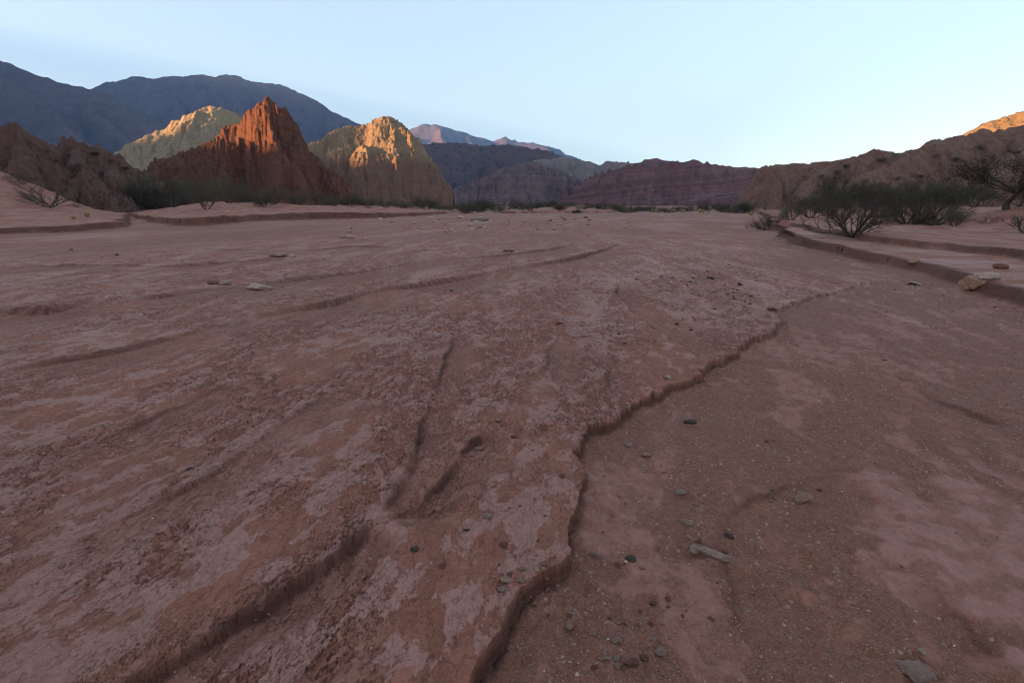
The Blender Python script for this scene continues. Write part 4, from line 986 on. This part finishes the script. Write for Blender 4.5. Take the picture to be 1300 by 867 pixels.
# loose grains too many to count
def gravel():
    R = np.random.RandomState(3); t_ = (1 + 5 ** .5) / 2
    I = np.array([(-1, t_, 0), (1, t_, 0), (-1, -t_, 0), (1, -t_, 0), (0, -1, t_), (0, 1, t_), (0, -1, -t_), (0, 1, -t_), (t_, 0, -1), (t_, 0, 1), (-t_, 0, -1), (-t_, 0, 1)]) / 1.9
    Fi = np.array([(0, 11, 5), (0, 5, 1), (0, 1, 7), (0, 7, 10), (0, 10, 11), (1, 5, 9), (5, 11, 4), (11, 10, 2), (10, 7, 6), (7, 1, 8), (3, 9, 4), (3, 4, 2), (3, 2, 6), (3, 6, 8), (3, 8, 9), (4, 9, 5), (2, 4, 11), (6, 2, 10), (8, 6, 7), (9, 8, 1)])
    n = 90000
    r = .9 + 13 * R.rand(n) ** 1.9; th = R.uniform(-.95, .95, n)
    x, y = r * np.sin(th), r * np.cos(th)
    z, c, g, rd, te = ground(x, y)
    clump = ss(-.25, .35, fbm(x / .25, y / .25, 3, 401) + .4 * fbm(x / 1.2, y / 1.2, 2, 403))
    pr = np.clip(g * .9 * clump + .035 + .05 * rd, 0, 1)
    k = R.rand(n) < pr * .85
    x, y, z, r = x[k], y[k], z[k], r[k]; m = len(x)
    s = (.0016 + .0028 * R.rand(m) ** 3 + .004 * (R.rand(m) > .97)) * (1 + .22 * (r - 1))
    a = R.uniform(0, 6.28, m); sc = np.stack([s, s * R.uniform(.6, 1, m), s * R.uniform(.4, .8, m)], 1)
    V = I[None] * (1 + R.uniform(-.22, .22, (m, 12, 1))) * sc[:, None, :]
    ca, sa = np.cos(a)[:, None], np.sin(a)[:, None]
    V = np.stack([V[..., 0] * ca - V[..., 1] * sa + x[:, None], V[..., 0] * sa + V[..., 1] * ca + y[:, None], V[..., 2] + (z + s * .25)[:, None]], -1)
    pal = np.array([(.26, .115, .072), (.20, .085, .055), (.34, .18, .12), (.44, .28, .19), (.22, .18, .155), (.09, .085, .08), (.56, .43, .33)])
    ci = R.choice(7, m, p=[.32, .24, .2, .1, .07, .04, .03]); col = pal[ci] * R.uniform(.75, 1.2, (m, 1))
    colv = np.concatenate([np.repeat(col, 12, 0), np.ones((m * 12, 1))], 1)
    Fq = (Fi[None] + (np.arange(m) * 12)[:, None, None]).reshape(-1, 3)
    t = NT('gravel_grain', .9, .2)
    me = np_mesh('gravel', V.reshape(-1, 3), Fq, t.done(t.attr('tone', 'Color')), False, {'tone': colv}, loops=3)
    tag(link('gravel', me), 'loose reddish gravel grains lying over the channel floor', 'gravel', kind='stuff')
gravel()

# driftwood
def driftwood():
    R = random.Random(2)
    def pile(px, py, wpx, n, label, name, mat):
        x, y, z = hit(px, py); D = y / F; e = bpy.data.objects.new(name, None); C.objects.link(e); e.location = (x, y, z); tag(e, label, 'driftwood')
        for i in range(n):
            L = wpx * D * R.uniform(.3, .55); az = R.uniform(0, 3.14); el = R.uniform(-.1, .5); p = Vector((R.gauss(0, .16) * wpx * D, R.gauss(0, .1) * wpx * D, R.uniform(.02, .2) * wpx * D * .5))
            d = Vector((math.cos(az) * math.cos(el), math.sin(az) * math.cos(el), math.sin(el))); r = .05 * R.uniform(.6, 1.4) * wpx * D / 1.5; segs = []
            q = p - d * L / 2
            for k in range(5):
                q2 = q + (d + Vector((R.gauss(0, .2), R.gauss(0, .2), R.gauss(0, .15)))) * L / 5; segs.append((q, q2, r * (1 - k * .12), r * (1 - (k + 1) * .12), 6)); q = q2
            link('branch', tube_mesh('branch', segs, mat), e)
    pile(603, 281, 32, 7, 'tangle of dead wood stranded on the flat in front of the bank gap', 'driftwood', m_wood)
    pile(488, 277, 11, 4, 'small dark snag sticking up below the long bank', 'driftwood', m_bark)
    pile(495, 283, 16, 3, 'short dark branch lying by the small snag', 'driftwood', m_bark)
driftwood()
